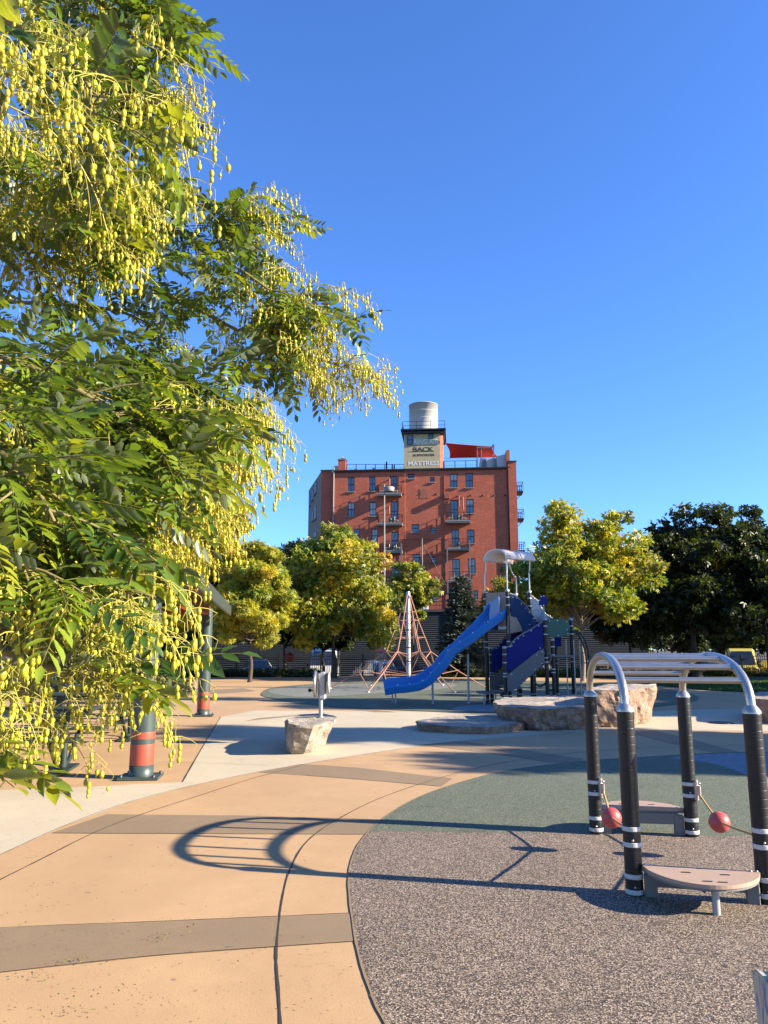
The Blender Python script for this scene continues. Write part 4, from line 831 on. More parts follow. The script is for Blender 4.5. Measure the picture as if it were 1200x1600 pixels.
# ------------------------------------------------------------ fence
fe = thing("metal_fence", "black metal picket fence along the far edge of the playground", "fence", (0, 44.6, 0))
FH = 1.12; xs = np.arange(-18, 31, 2.4)
for i, x_ in enumerate(xs):
    m = MB(); m.box((x_, 44.6, FH/2+.02), (.09, .09, FH+.1)); m.build("post", 'dark', fe, True)
    if i < len(xs)-1:
        m = MB(); m.bar((x_, 44.6, FH-.02), (x_+2.4, 44.6, FH-.02), .045); m.bar((x_, 44.6, FH-.2), (x_+2.4, 44.6, FH-.2), .035); m.bar((x_, 44.6, .12), (x_+2.4, 44.6, .12), .04)
        for k_ in range(1, 20): xx = x_+2.4*k_/20; m.box((xx, 44.6, FH/2+.02), (.022, .022, FH-.1))
        m.build("fence_panel", 'dark', fe, True)

# ------------------------------------------------------------ cars
def car(label, x, y, rz, paint, kind='suv', z=-.95, grp="vehicles parked along the street"):
    name = {'suv': "parked_suv", 'sedan': "parked_car", 'van': "delivery_van"}[kind]
    o = thing(name, label, {'suv': "car", 'sedan': "car", 'van': "van"}[kind], (x, y, z), rz, grp)
    S = {'suv': [(-2.3, .42, .78, .80, .80, .70), (-2.2, .3, .92, .94, .88, .78), (-1.25, .28, 1.02, 1.07, .93, .84), (-.5, .28, 1.04, 1.62, .93, .66), (.4, .28, 1.06, 1.72, .93, .68), (1.6, .28, 1.08, 1.68, .93, .66), (2.05, .3, 1.08, 1.5, .92, .64), (2.3, .4, 1.04, 1.08, .86, .74)],
         'sedan': [(-2.3, .35, .66, .68, .78, .68), (-2.2, .25, .76, .8, .86, .76), (-1.1, .22, .9, .95, .9, .8), (-.3, .22, .92, 1.38, .9, .62), (.5, .22, .94, 1.44, .9, .62), (1.2, .22, .96, 1.38, .9, .62), (1.85, .25, .98, 1.03, .88, .74), (2.35, .35, .92, .95, .82, .7)],
         'van': [(-2.7, .42, .8, .85, .85, .8), (-2.6, .3, 1.05, 1.1, .95, .85), (-2.0, .28, 1.22, 1.35, 1.0, .9), (-1.25, .28, 1.3, 2.3, 1.0, .82), (-.9, .28, 1.3, 2.48, 1.0, .86), (2.0, .28, 1.3, 2.5, 1.0, .88), (2.75, .3, 1.3, 2.46, 1.0, .88), (2.8, .35, 1.3, 2.3, .98, .86)]}[kind]
    vs = []; 
    for (yy, zb, zbelt, zt, hw_, hr) in S:
        half = [(hw_*.86, zb), (hw_*.98, zb+.14), (hw_, (zb+zbelt)/2), (hw_*.97, zbelt-.03), (hw_*.94, zbelt), (hr+(hw_*.94-hr)*.12, zt-(zt-zbelt)*.12), (hr*.86, zt)]
        vs += [(a, yy, b) for a, b in half]+[(-a, yy, b) for a, b in half[::-1]]
    k_ = 14; n = len(S); m = MB(); m.add(vs, [(i*k_+j, (i+1)*k_+j, (i+1)*k_+(j+1) % k_, i*k_+(j+1) % k_) for i in range(n-1) for j in range(k_)], False); m.add(vs[:k_], [tuple(range(k_))]); m.add(vs[-k_:], [tuple(range(k_-1, -1, -1))]); m.build("body", 'car_'+paint, o)
    V = lambda i, j: Vector(vs[i*k_+j])
    def quadpane(a, b, c, d, nm, inset=.1, off=.012):
        cen = (a+b+c+d)/4; q_ = [p.lerp(cen, inset) for p in (a, b, c, d)]; nn = (q_[1]-q_[0]).cross(q_[2]-q_[0]).normalized(); 
        if nn.dot(cen-Vector((0, 0, .9))) < 0: nn = -nn
        m = MB(); m.poly([p+nn*off for p in q_], nn*.01); return m.build(nm, 'glass_dark', o)
    f0 = 2; quadpane(V(f0, 5), V(f0, 8), V(f0+1, 7), V(f0+1, 6), "windscreen", .06, .035)
    sides = {'suv': (3, 4, 5), 'sedan': (3, 4), 'van': (3,)}[kind]
    for i in sides:
        for j0, j1 in ((4, 5), (9, 8)): quadpane(V(i, j0), V(i+1, j0), V(i+1, j1), V(i, j1), "side_window", .12)
    if kind == 'van':
        for j0, j1 in ((4, 5), (9, 8)): quadpane(V(2, j0).lerp(V(3, j0), .3), V(3, j0), V(3, j1), V(2, j1).lerp(V(3, j1), .8), "side_window", .1)
    r_i = {'suv': 6, 'sedan': 5, 'van': 6}[kind]; quadpane(V(5, 6), V(5, 7), V(6, 8), V(6, 5), "rear_window", .1, .035) if kind == 'sedan' else None
    if kind == 'suv': quadpane(V(6, 6), V(6, 7), V(7, 8), V(7, 5), "rear_window", .1, .035)
    fy = S[1][0]; zc = S[1][2]-.14
    for s in (-1, 1):
        m = MB(); m.box((s*S[1][4]*.78, fy-.02, zc), (.34, .16, .17), bev=.04); m.build("headlight", 'lamp_clear', o)
        m = MB(); m.box((s*S[-1][4]*.88, S[-1][0]-.03, S[-1][2]-.14), (.16, .1, .34), bev=.03); m.build("tail_light", 'lamp_red', o)
        m = MB(); yy_ = S[3][0]-.35; m.box((s*(S[3][4]+.08), yy_, S[3][2]+.08), (.18, .1, .14), bev=.03); m.build("mirror", 'car_'+paint if kind != 'van' else 'dark', o)
    m = MB(); m.box((0, fy-.06, zc-.16), (1.0, .08, .26), bev=.04); m.build("grille", 'dark', o)
    for yy in (fy-.04, S[-1][0]-.05): m = MB(); m.box((0, yy, .42), (S[1][4]*1.9, .22, .2), bev=.06); m.build("bumper", 'dark' if kind == 'van' else 'grey_panel', o)
    m = MB(); m.box((0, S[-1][0]+.07, .72), (.5, .02, .14)); m.build("number_plate", 'white', o)
    wr = .34 if kind != 'van' else .36
    for s in (-1, 1):
        for yy in (S[1][0]+.75, S[-1][0]-.8):
            m = MB(); m.lathe((s*(S[3][4]-.12), yy, wr), [(wr*.6, -.1), (wr, -.1), (wr, .1), (wr*.6, .1)], 18, axis=(1, 0, 0)); t_ = m.build("wheel", 'tyre', o)
            m = MB(); m.lathe((s*(S[3][4]-.12), yy, wr), [(0, -.08), (wr*.6, -.09), (wr*.6, .09), (0, .08)], 12, axis=(1, 0, 0)); m.build("rim", 'rim_metal', t_)
    return o
def carpx(label, x, Y, rz, paint, kind='suv'): a = P(x, 1040, Y); return car(label, a.x, Y, rz, paint, kind)
carpx("white van parked behind the fence left of the maple trunk", 507, 54, .05, 'white', 'van')
carpx("silver car with red tail lights behind the rope climber's left side", 585, 55, math.pi+.35, 'silver')
carpx("dark red car parked behind the mast of the rope climber", 632, 55.5, 1.3, 'red')
carpx("black car with a pale roof between the mast and the slide", 683, 55, -.35, 'white', 'sedan')
carpx("dark blue car half hidden by the slide's upper support", 738, 56, .2, 'blue', 'sedan')
carpx("pale car far left behind the planting", 404, 56, .3, 'white')
carpx("pale silver car parked behind the play tower's right end", 838, 57, 1.4, 'silver')
carpx("white car parked right of the golden tree", 955, 58, 1.5, 'white')
carpx("white car with sloping windscreen left of the yellow van", 1045, 57, -.6, 'white', 'sedan')
carpx("dark blue car parked in the shade beside the white one", 1085, 59, .2, 'blue')
carpx("grey car in the shade left of the thick tree trunk", 1108, 60, .1, 'grey', 'sedan')
carpx("white car glimpsed in the shade right of the golden tree trunk", 1004, 59, 1.5, 'white', 'sedan')
carpx("bright yellow delivery van with black grille facing the park", 1158, 56, -.38, 'yellow', 'van')
carpx("tan car at the right edge of the picture", 1214, 57, .1, 'tan')

# signs, library box, far ball
a = G(595, 1062); bx = thing("library_box", "small wooden box with a pitched roof on a white post near the rope climber", "library box", (a.x, a.y, 0)); top = P(595, 1014, a.y).z; bot = P(595, 1031, a.y).z
m = MB(); m.box((0, 0, bot/2), (.2, .2, bot)); m.build("post", 'post_white', bx)
m = MB(); hh = (top-bot)*.75; m.box((0, 0, bot+hh/2), (.62, .45, hh)); bb = m.build("box", 'wood', bx); m = MB(); m.box((0, -.232, bot+hh/2), (.36, .012, hh*.7)); m.build("door", 'glass_dark', bb)
m = MB(); m.poly([(-.42, 0, bot+hh), (.42, 0, bot+hh), (0, 0, top+.1)], (0, .6, 0)); m.build("roof", 'roof_red', bb)
a = P(453, 1027, 50); sg = thing("road_sign", "small red sign behind the fence under the left trees", "sign", (a.x, 50, street_z(50))); m = MB(); m.tube([(0, 0, 0), (0, 0, a.z-street_z(50))], .035, 8); m.build("post", 'steel_dull', sg); m = MB(); m.lathe((0, -.04, a.z-street_z(50)), [(0, 0), (.3, 0), (.3, .015), (0, .015)], 8, axis=(.2, -1, 0)); m.build("sign_plate", 'sail', sg)
a = P(744, 1046, 43.5); rb_ = thing("red_ball", "small red ball on a stake in the planting behind the slide", "garden ornament", (a.x, 43.5, 0)); m = MB(); m.tube([(0, 0, 0), (0, 0, a.z)], .02, 6); m.build("stake", 'dark', rb_); m = MB(); m.sphere((0, 0, a.z), .17, 12, 8); m.build("globe", 'sail', rb_)  # unidentified round red thing, drawn as a plain red ball
a = G(128, 1083); pl = thing("stone_pillar", "short cream stone pillar beyond the picnic tables", "pillar", (a.x, a.y, 0)); hz = P(128, 1040, a.y).z; m = MB(); m.box((0, 0, hz/2), (.5, .5, hz), bev=.03); m.build("shaft", 'pale', pl); m = MB(); m.box((0, 0, hz+.04), (.6, .6, .08), bev=.02); m.build("pillar_cap", 'sill', pl)

# ------------------------------------------------------------ picnic shelter, tables
B1, B2 = G(220, 1216), G(317, 1119); sh = thing("picnic_shelter", "picnic shelter with round dark green posts and a standing seam metal roof", "shelter", ((B1.x+B2.x)/2-1.5, (B1.y+B2.y)/2, 0))
dv = (B2-B1).normalized(); sv = Vector((-dv.y, dv.x, 0)); EZ = 2.42
if sv.x > 0: sv = -sv
PW = 4.6
for b0 in (B1, B2, B1+sv*PW, B2+sv*PW):
    m = MB(); m.tube([(b0.x, b0.y, 0.03), (b0.x, b0.y, EZ)], .138, 24); m.lathe(b0, [(.1405, .03), (.1405, .15), (.1385, .15)], 24); p_ = m.build("post", 'shelter', sh, True)
    m = MB(); m.lathe(b0, [(.139, .16), (.1395, .165), (.1395, .39), (.139, .395)], 24); m.build("painted_band", 'shelter_red', p_, True); m = MB(); m.lathe(b0, [(.139, .455), (.1395, .46), (.1395, .53), (.139, .535)], 24); m.build("painted_band", 'shelter_red', p_, True)
    m = MB(); m.box((b0.x, b0.y, .02), (.46, .40, .03), rz=.1); [m.lathe((b0.x+dx, b0.y+dy, .03), [(.02, 0), (.02, .03), (0, .03)], 6) for dx in (-.19, .19) for dy in (-.15, .15)]; m.build("base_plate", 'shelter', p_, True)
e0 = B1-dv*1.6-sv*.52; e1 = B2+dv*.0-sv*.52
e1 = e1+dv*(-.3); f0_, f1_ = B1-dv*1.6+sv*(PW+.52), e1+sv*(PW+1.04); r0 = (e0+f0_)/2; r1 = (e1+f1_)/2; rz_ = EZ+1.35
def up(p, z): return Vector((p.x, p.y, z))
for a, b, c, d in ((e0, e1, r1, r0), (f0_, f1_, r1, r0)):
    A_, B_, C_, D_ = up(a, EZ), up(b, EZ), up(c, rz_), up(d, rz_); nn = (B_-A_).cross(D_-A_).normalized(); m = MB(); m.poly([A_, B_, C_, D_], nn*.07); rp = m.build("roof_panel", 'roof_metal', sh, True); m = MB()
    for i in range(1, 22): t = i/22; m.bar(A_.lerp(B_, t)+nn*.05*(1 if nn.z > 0 else -1), D_.lerp(C_, t)+nn*.05*(1 if nn.z > 0 else -1), .03, .05)
    m.build("roof_seam", 'roof_metal', rp, True)
for a, b in ((e0, e1), (f0_, f1_)): m = MB(); m.bar(up(a, EZ-.06)-sv*.02, up(b, EZ-.06)-sv*.02, .05, .2); m.build("fascia", 'roof_metal', sh, True)
for a, b in ((B1, B2), (B1+sv*PW, B2+sv*PW), (B1, B1+sv*PW), (B2, B2+sv*PW)): m = MB(); m.bar(up(a, EZ-.05), up(b, EZ-.05), .14, .2); m.build("beam", 'shelter_red', sh, True)
def picnic(label, x, y, rz):
    o = thing("picnic_table", label, "picnic table", (x, y, 0), rz, "green picnic tables under the shelter")
    def slab(nm, cy, z, w2, L=1.8):
        m = MB(); ns = int(w2/.075)
        for i in range(ns): m.box((0, cy-w2/2+w2*(i+.5)/ns, z), (L, w2/ns-.014, .03), bev=.005)
        m.box((-L/2-.02, cy, z), (.05, w2, .05), bev=.01); m.box((L/2+.02, cy, z), (.05, w2, .05), bev=.01); return m.build(nm, 'table', o)
    slab("tabletop", 0, .75, .76); slab("bench_seat", -.72, .45, .28); slab("bench_seat", .72, .45, .28)
    for sx in (-.6, .6):
        m = MB(); m.tube([(sx, -.72, .42), (sx, -.3, .1), (sx, 0, .05), (sx, .3, .1), (sx, .72, .42)], .03, 8); m.tube([(sx, 0, .05), (sx, 0, .73)], .045, 8); m.box((sx, 0, .02), (.2, .9, .03)); m.build("leg", 'table', o)
picnic("nearest green picnic table at the left edge behind the hanging pods", -4.6, 9.9, .15); picnic("green picnic table further back beneath the shelter", -4.9, 13.4, .1); picnic("farthest green picnic table beside the second shelter post", -6.0, 16.3, .2)

# stroller at bottom right, its canopy just in the frame
st = thing("stroller", "pale patterned fabric canopy poking into the bottom right corner", "stroller", (.645, .79, 0), -.3)
m = MB(); ns = 12; vs = []
for i in range(ns+1):
    a = math.pi*.04+math.pi*.62*i/ns
    for j in range(9): xx = -.23+.46*j/8; vs.append((xx*(1-.04*math.sin(a)), .28-.36*math.cos(a)+.0, .74+.31*math.sin(a)+.012*math.sin(i*2.1)*math.sin(j*1.1)))
m.add(vs, [(i*9+j, i*9+j+1, (i+1)*9+j+1, (i+1)*9+j) for i in range(ns) for j in range(8)], True)
m.add([vs[i*9] for i in range(ns+1)]+[(-.23, .3, .72)], [(i, i+1, ns+1) for i in range(ns)]); m.add([vs[i*9+8] for i in range(ns+1)]+[(.23, .3, .72)], [(i+1, i, ns+1) for i in range(ns)])
mm_, nt2, p2 = newmat("patterned muslin"); v = objco(nt2); cl_ = noise_t(nt2, v, 16, 3, .5, 1.5); c2_ = noise_t(nt2, v, 23, 2, .5, 1.0)
k1 = mixc(nt2, ramp(nt2, cl_, [(.56, (0,)*3), (.64, (.8,)*3)]), (.30, .34, .28), (.15, .09, .25)); k2 = mixc(nt2, ramp(nt2, c2_, [(.6, (0,)*3), (.66, (.85,)*3)]), k1, (.03, .13, .32)); k3 = mixc(nt2, ramp(nt2, c2_, [(.34, (.8,)*3), (.4, (0,)*3)]), k2, (.42, .12, .2))
nt2.links.new(k3, p2.inputs['Base Color']); p2.inputs['Roughness'].default_value = .95; cn = m.build("canopy", mm_, st); cn.modifiers.new("thick", 'SOLIDIFY').thickness = .006
m = MB(); m.box((0, .28, .55), (.4, .5, .25), bev=.08); m.build("seat", 'dark', st)
m = MB(); [m.tube([(s*.23, .0, .95), (s*.23, .3, .6), (s*.25, .62, .16)], .014, 8) for s in (-1, 1)]; [m.tube([(s*.23, .3, .6), (s*.26, -.0, .14)], .014, 8) for s in (-1, 1)]; m.tube([(-.23, .0, .95), (.23, .0, .95)], .016, 8); m.build("frame", 'steel_dull', st)
for s in (-1, 1):
    for yy, zz in ((.62, .12), (0, .12)): m = MB(); m.lathe((s*.27, yy, zz), [(0, -.02), (.12, -.02), (.12, .02), (0, .02)], 18, axis=(1, 0, 0)); m.build("wheel", 'tyre', st)
# ------------------------------------------------------------ background trees
def leaf_spray(k=3, w=.42):
    vs = []; fs = []
    for i in range(k):
        a = (i-(k-1)/2)*.85; ca, sa = math.cos(a), math.sin(a); b = len(vs)
        for x, y, z in ((0, 0, 0), (.5, w/2, .06), (1, 0, -.12), (.5, -w/2, .06)): vs.append((x*ca-y*sa, x*sa+y*ca, z+.03*i))
        fs += [(b, b+1, b+2), (b, b+2, b+3)]
    return np.array(vs), np.array(fs)
def foliage(name, parent, cen, rad, n_per, size, cfn, spray, mt='leaf_far', flat=.55, droop=.35):
    """cen (k,3) clump centres, rad (k,) radii"""
    k = len(cen); idx = np.repeat(np.arange(k), n_per); n = len(idx)
    d = rng.normal(size=(n, 3)); d /= np.linalg.norm(d, axis=1)[:, None]+1e-9; rr = rng.uniform(0, 1, n)**.45
    p = cen[idx]+d*(rr*rad[idx])[:, None]*np.array([1, 1, flat])
    az = np.arctan2(d[:, 1], d[:, 0])+rng.normal(0, .7, n); Rm = eul(az, droop+rng.normal(0, .7, n), rng.normal(0, .9, n)); s = size*rng.uniform(.6, 1.35, n)
    V, Fc = inst(spray[0], spray[1], Rm*s[:, None, None], p)
    c = cfn(cen, idx, p); c = np.repeat(c, len(spray[0]), axis=0)*rng.uniform(.85, 1.15, (len(c)*len(spray[0]), 1))
    return np_mesh(name, V, Fc, mt, parent, np.clip(c, 0, 1))
SP3 = leaf_spray(3); SP5 = leaf_spray(5, .28)
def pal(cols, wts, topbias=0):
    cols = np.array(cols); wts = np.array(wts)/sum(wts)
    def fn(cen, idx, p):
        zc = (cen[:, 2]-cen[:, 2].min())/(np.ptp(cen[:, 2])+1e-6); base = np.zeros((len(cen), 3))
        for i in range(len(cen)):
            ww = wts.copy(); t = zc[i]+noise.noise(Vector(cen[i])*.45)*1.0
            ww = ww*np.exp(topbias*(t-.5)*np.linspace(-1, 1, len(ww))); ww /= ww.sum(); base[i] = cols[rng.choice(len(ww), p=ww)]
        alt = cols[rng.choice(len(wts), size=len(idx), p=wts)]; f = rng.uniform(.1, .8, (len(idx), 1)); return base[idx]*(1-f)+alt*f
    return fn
def tree(label, x, Y, zb, cz, rad, n_cl, n_per, size, cfn, bark='bark', tr=.16, name="broadleaf_tree", grp="trees around the far side of the playground", clr=.75, spray=SP3, th=None, lean=0, flat=.6, droop=.35, seed=0, mt='leaf_far', lump=.28):
    o = thing(name, label, "tree", (x, Y, zb), 0, grp); rx, ry, rz = rad; st_ = np.random.default_rng(seed+11)
    cen = []; off = Vector((seed*7.3, seed*3.1, 0))
    while len(cen) < n_cl:
        d = st_.normal(size=3); d /= np.linalg.norm(d); r = st_.uniform(.12, 1)**.5*(1+lump*noise.noise(Vector(d)*1.7+off)*2)
        if d[2] < -.75: continue
        c = np.array([x+lean*cz*.1+d[0]*rx*r, Y+d[1]*ry*r, cz+d[2]*rz*r]); cen.append(c)
    cen = np.array(cen); rads = st_.uniform(.55, 1.25, n_cl)*clr
    th = th or (cz-zb-rz*.75); m = MB(); cx_ = x+lean
    top = Vector((x+lean*.6, Y, cz+rz*.35)); tp = [Vector((x, Y, zb-.05)), Vector((x+.05+lean*.1, Y, zb+th*.5)), Vector((x-.04+lean*.25, Y+.05, zb+th)), top]
    m.tube(catmull(tp, 4), [tr*(1.35 if i == 0 else 1-.8*i/12) for i in range(13)], 10); m.build("trunk", bark, o, True); m = MB()
    for i in range(0, n_cl, max(1, n_cl//46)):
        c = Vector(cen[i]); s = .15+.8*max(0, min(1, (c.z-(cz-rz))/(2*rz)-.25)); a = Vector((x, Y, zb+th*.85)).lerp(top, min(1, s)); md = a.lerp(c, .5)+Vector((0, 0, .12*(c-a).length))
        m.tube([a, md, c], [tr*.42, tr*.25, tr*.08], 5, caps=False)
    m.build("limb", bark, o, True); foliage("crown", o, cen, rads, n_per, size, cfn, spray, mt, flat, droop); return o
YEL, YG, GRN, DG, ORG, OLV = (.88, .66, .06), (.56, .54, .05), (.20, .30, .04), (.06, .10, .02), (.76, .42, .10), (.34, .34, .06)
def tx(pxl, Y, py=1000): return P(pxl, py, Y).x
def zz(py, Y): return P(600, py, Y).z
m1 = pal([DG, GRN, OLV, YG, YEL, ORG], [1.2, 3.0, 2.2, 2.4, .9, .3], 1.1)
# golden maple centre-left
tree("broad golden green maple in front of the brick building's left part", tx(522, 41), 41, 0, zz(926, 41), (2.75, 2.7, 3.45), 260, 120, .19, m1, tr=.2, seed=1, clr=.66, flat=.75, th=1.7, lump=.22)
tree("feathery yellow green tree standing left of the golden maple", tx(392, 36), 36, 0, zz(940, 36), (1.8, 1.9, 2.7), 130, 170, .16, pal([GRN, OLV, YG, YG, YEL], [2.0, 1.8, 2.2, 1.6, .7], -.5), spray=SP5, seed=2, clr=.5, tr=.11, droop=.6)
tree("tall yellow green tree at far left partly behind the hanging branch", tx(318, 39), 39, 0, zz(890, 39), (2.3, 2.2, 3.9), 160, 150, .17, pal([GRN, OLV, YG, YEL], [1.5, 1.2, 2.2, 1.0], .4), spray=SP5, seed=3, clr=.6, tr=.16, droop=.6)
tree("small pale green tree in front of the building beside the maple's right edge", tx(645, 52), 52, -.95, zz(928, 52), (1.35, 1.3, 2.3), 55, 80, .22, pal([GRN, OLV, YG, (.2, .22, .06)], [1.5, 2, 2, 2], 0), seed=4, clr=.5, tr=.09)
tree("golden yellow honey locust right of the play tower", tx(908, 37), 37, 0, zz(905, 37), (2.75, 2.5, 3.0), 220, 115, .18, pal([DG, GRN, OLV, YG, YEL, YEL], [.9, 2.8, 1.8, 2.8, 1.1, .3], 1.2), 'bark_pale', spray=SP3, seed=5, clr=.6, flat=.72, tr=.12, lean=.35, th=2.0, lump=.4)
tree("reddish green small tree directly behind the play tower roof", tx(800, 46), 46, 0, zz(938, 46), (1.9, 1.5, 1.9), 60, 80, .2, pal([GRN, OLV, ORG, (.2, .09, .03)], [2, 2, 1, 1], 0), seed=6, clr=.55, tr=.1)
DKL = pal([(.022, .038, .010), (.034, .055, .013), (.05, .075, .018), (.08, .10, .028), (.20, .10, .02)], [3, 3, 2, 1, .12], 0)  # very dark leaf tones; shade over these trees is partly put into the colour
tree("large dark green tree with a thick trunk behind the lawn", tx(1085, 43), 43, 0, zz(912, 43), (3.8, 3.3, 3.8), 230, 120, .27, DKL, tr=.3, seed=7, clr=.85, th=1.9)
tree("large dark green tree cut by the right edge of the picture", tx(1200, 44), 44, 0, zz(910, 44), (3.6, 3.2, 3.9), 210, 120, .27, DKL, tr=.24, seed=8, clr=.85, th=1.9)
tree("dark tree filling the gap between the golden tree and the large dark trees", tx(985, 50), 50, -.9, zz(935, 50), (3.1, 2.5, 3.3), 150, 110, .28, DKL, tr=.2, seed=9, clr=.85, th=2.4)
tree("dark low tree behind the feathery yellow tree", tx(445, 47.5), 47.5, -.5, zz(962, 47.5), (3.0, 2.2, 2.2), 120, 100, .28, DKL, tr=.14, seed=10, clr=.8, th=1.9)
tree("dark low tree in the shade under the maple", tx(505, 48.2), 48.2, -.6, zz(975, 48), (2.2, 2.0, 1.9), 90, 100, .28, DKL, tr=.12, seed=12, clr=.7, th=1.8)
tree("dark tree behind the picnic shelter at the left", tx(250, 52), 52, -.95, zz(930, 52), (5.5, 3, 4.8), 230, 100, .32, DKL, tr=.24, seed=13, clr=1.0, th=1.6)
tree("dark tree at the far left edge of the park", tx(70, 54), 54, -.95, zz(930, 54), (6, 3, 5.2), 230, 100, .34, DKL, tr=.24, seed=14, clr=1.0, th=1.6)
tree("distant dark tree beyond the street to the right of the warehouse", tx(1010, 74), 74, -.95, zz(945, 74), (5.5, 3, 5), 150, 90, .45, DKL, tr=.25, seed=15, clr=1.3, th=1.6, grp="trees beyond the street")
tree("distant dark tree beyond the street behind the yellow van", tx(1170, 76), 76, -.95, zz(940, 76), (8, 3, 5.5), 190, 90, .45, DKL, tr=.25, seed=16, clr=1.4, th=1.6, grp="trees beyond the street")
tree("distant dark tree beyond the street left of the brick building", tx(415, 78), 78, -.95, zz(945, 78), (7, 3, 5.3), 190, 90, .45, DKL, tr=.25, seed=17, clr=1.3, th=1.6, grp="trees beyond the street")
# trees right of the frame whose shade falls over the plaza and play tower
SHD = pal([DG, GRN, OLV], [2, 2, 1], 0)
for i, (x_, y_, h_, r_, n_) in enumerate(((24.5, 16.2, 12.3, 3.0, 70), (21, 9.6, 11.3, 1.35, 34), (20.5, 7.4, 8.8, 1.5, 26), (28, 21.5, 11.5, 3.4, 70), (31, 27.5, 10.5, 3.6, 60), (40, 35.5, 13.5, 4.0, 50))):
    tree(("narrow " if r_ < 2 else "broad ")+"shade tree standing beyond the right edge of the picture", x_, y_, 0, h_*.68, (r_, r_, h_*.34), n_, 80, .38, SHD, tr=.2, seed=20+i, clr=.95, th=h_*.25, grp="shade trees right of the playground")
for i, (x_, y_, r_) in enumerate(((34, 92, 9), (50, 95, 9), (22, 90, 7), (-24, 92, 9), (-40, 95, 9))):
    tree("distant dark tree filling the skyline far beyond the street", x_, y_, -.95, 4.6, (r_, 3, 4.4), 120, 80, .55, DKL, tr=.3, seed=40+i, clr=1.6, th=1.6, grp="far trees on the skyline")
# spruce
sx_, sy_ = tx(718, 45), 43.6; spz = zz(890, 43.6)
spo = thing("spruce_tree", "blue green spruce in front of the warehouse and brick building", "tree", (sx_, sy_, 0)); m = MB(); m.tube([(0, 0, -.02), (0, 0, spz-.1)], [.14, .015], 8); m.build("trunk", 'bark', spo)
nb = 330; t = rng.uniform(.04, 1, nb)**.8; hz_ = .35+(spz-.4)*(1-t)**1.0; L = .12+1.62*t**.85*rng.uniform(.75, 1.12, nb); az = rng.uniform(0, 2*math.pi, nb); P_ = []; A_ = []; C_ = []
m = MB()
for i in range(nb):
    d = np.array([math.cos(az[i]), math.sin(az[i]), 0]); k_ = int(18+46*L[i])
    if i % 3 == 0: m.tube([(0, 0, hz_[i]), tuple(d*L[i]*.9+np.array([0, 0, hz_[i]-.2*L[i]]))], [.02, .006], 4, caps=False)
    for j in range(k_):
        s = rng.uniform(.1, 1)**.7; p = d*L[i]*s; p = p+np.array([-d[1], d[0], 0])*rng.normal(0, .10+.12*s*L[i]*(1-s)); z = hz_[i]-.28*L[i]*s+.12*L[i]*s*s+rng.normal(0, .03)
        P_.append([p[0], p[1], z]); A_.append(az[i]+rng.choice([-1, 1])*rng.uniform(.2, .9))
        C_.append(np.array([.085, .115, .095])*rng.uniform(.6, 1.25)*(1+.5*s)+(np.array([.05, .035, .01]) if rng.random() < .2 else 0))
m.build("branches", 'bark', spo)
nt_v = np.array([(0, 0, 0), (.5, .16, 0), (1, 0, -.05), (.5, -.16, 0), (.45, 0, .16), (.45, 0, -.16)]); nt_f = np.array([(0, 1, 2), (0, 2, 3), (0, 4, 2), (0, 2, 5)]); n = len(P_)
V, Fc = inst(nt_v, nt_f, eul(np.array(A_), rng.normal(-.1, .35, n), rng.uniform(0, 3, n))*rng.uniform(.13, .26, n)[:, None, None], np.array(P_)); np_mesh("crown", V, Fc, 'needle', spo, np.repeat(np.array(C_), 6, axis=0), world=False)

# planting strips: leafy ground cover along the fence
def groundcover(name, label_k, x0, x1, y0, y1, h, n, cols, size=.13, z0=0):
    k_ = int(n/26); cx = rng.uniform(x0, x1, k_); cy = rng.uniform(y0, y1, k_); hh = h*rng.uniform(.35, 1.15, k_); idx = np.repeat(np.arange(k_), 26); n = len(idx)
    p = np.stack([cx[idx]+rng.normal(0, .16, n), cy[idx]+rng.normal(0, .14, n), z0+hh[idx]*rng.uniform(.05, 1, n)], 1); cols = np.array(cols); c = cols[rng.choice(len(cols), n)]
    V, Fc = inst(*[SP3[0], SP3[1]], eul(rng.uniform(0, 6.28, n), rng.normal(-.3, .6, n), rng.normal(0, .6, n))*(size*rng.uniform(.6, 1.3, n))[:, None, None], p)
    o = np_mesh(name, V, Fc, 'leaf_far', None, np.repeat(c, len(SP3[0]), axis=0)); o['kind'] = 'stuff'; o['label'] = label_k; o['category'] = "plants"; return o
groundcover("ground_cover_plants", "leafy green planting along the fence at the left", -17, -3.6, 42.2, 44.3, .36, 11000, [(.06, .09, .02), (.1, .12, .03), (.15, .14, .05), (.04, .06, .015)])
groundcover("ground_cover_plants", "yellow green planting along the fence behind the slide and tower", 2.6, 12.2, 42.4, 44.4, .40, 10000, [(.14, .17, .03), (.2, .2, .04), (.07, .1, .02), (.26, .22, .05)])
groundcover("ground_cover_plants", "low golden planting behind the lawn", 10.5, 30, 43, 44.4, .4, 9000, [(.2, .17, .05), (.12, .13, .03), (.25, .2, .08)])
groundcover("ground_cover_plants", "green planting beside the picnic shelter", -14, -6.6, 24, 27, .6, 6000, [(.06, .09, .02), (.1, .12, .03), (.04, .06, .015)])
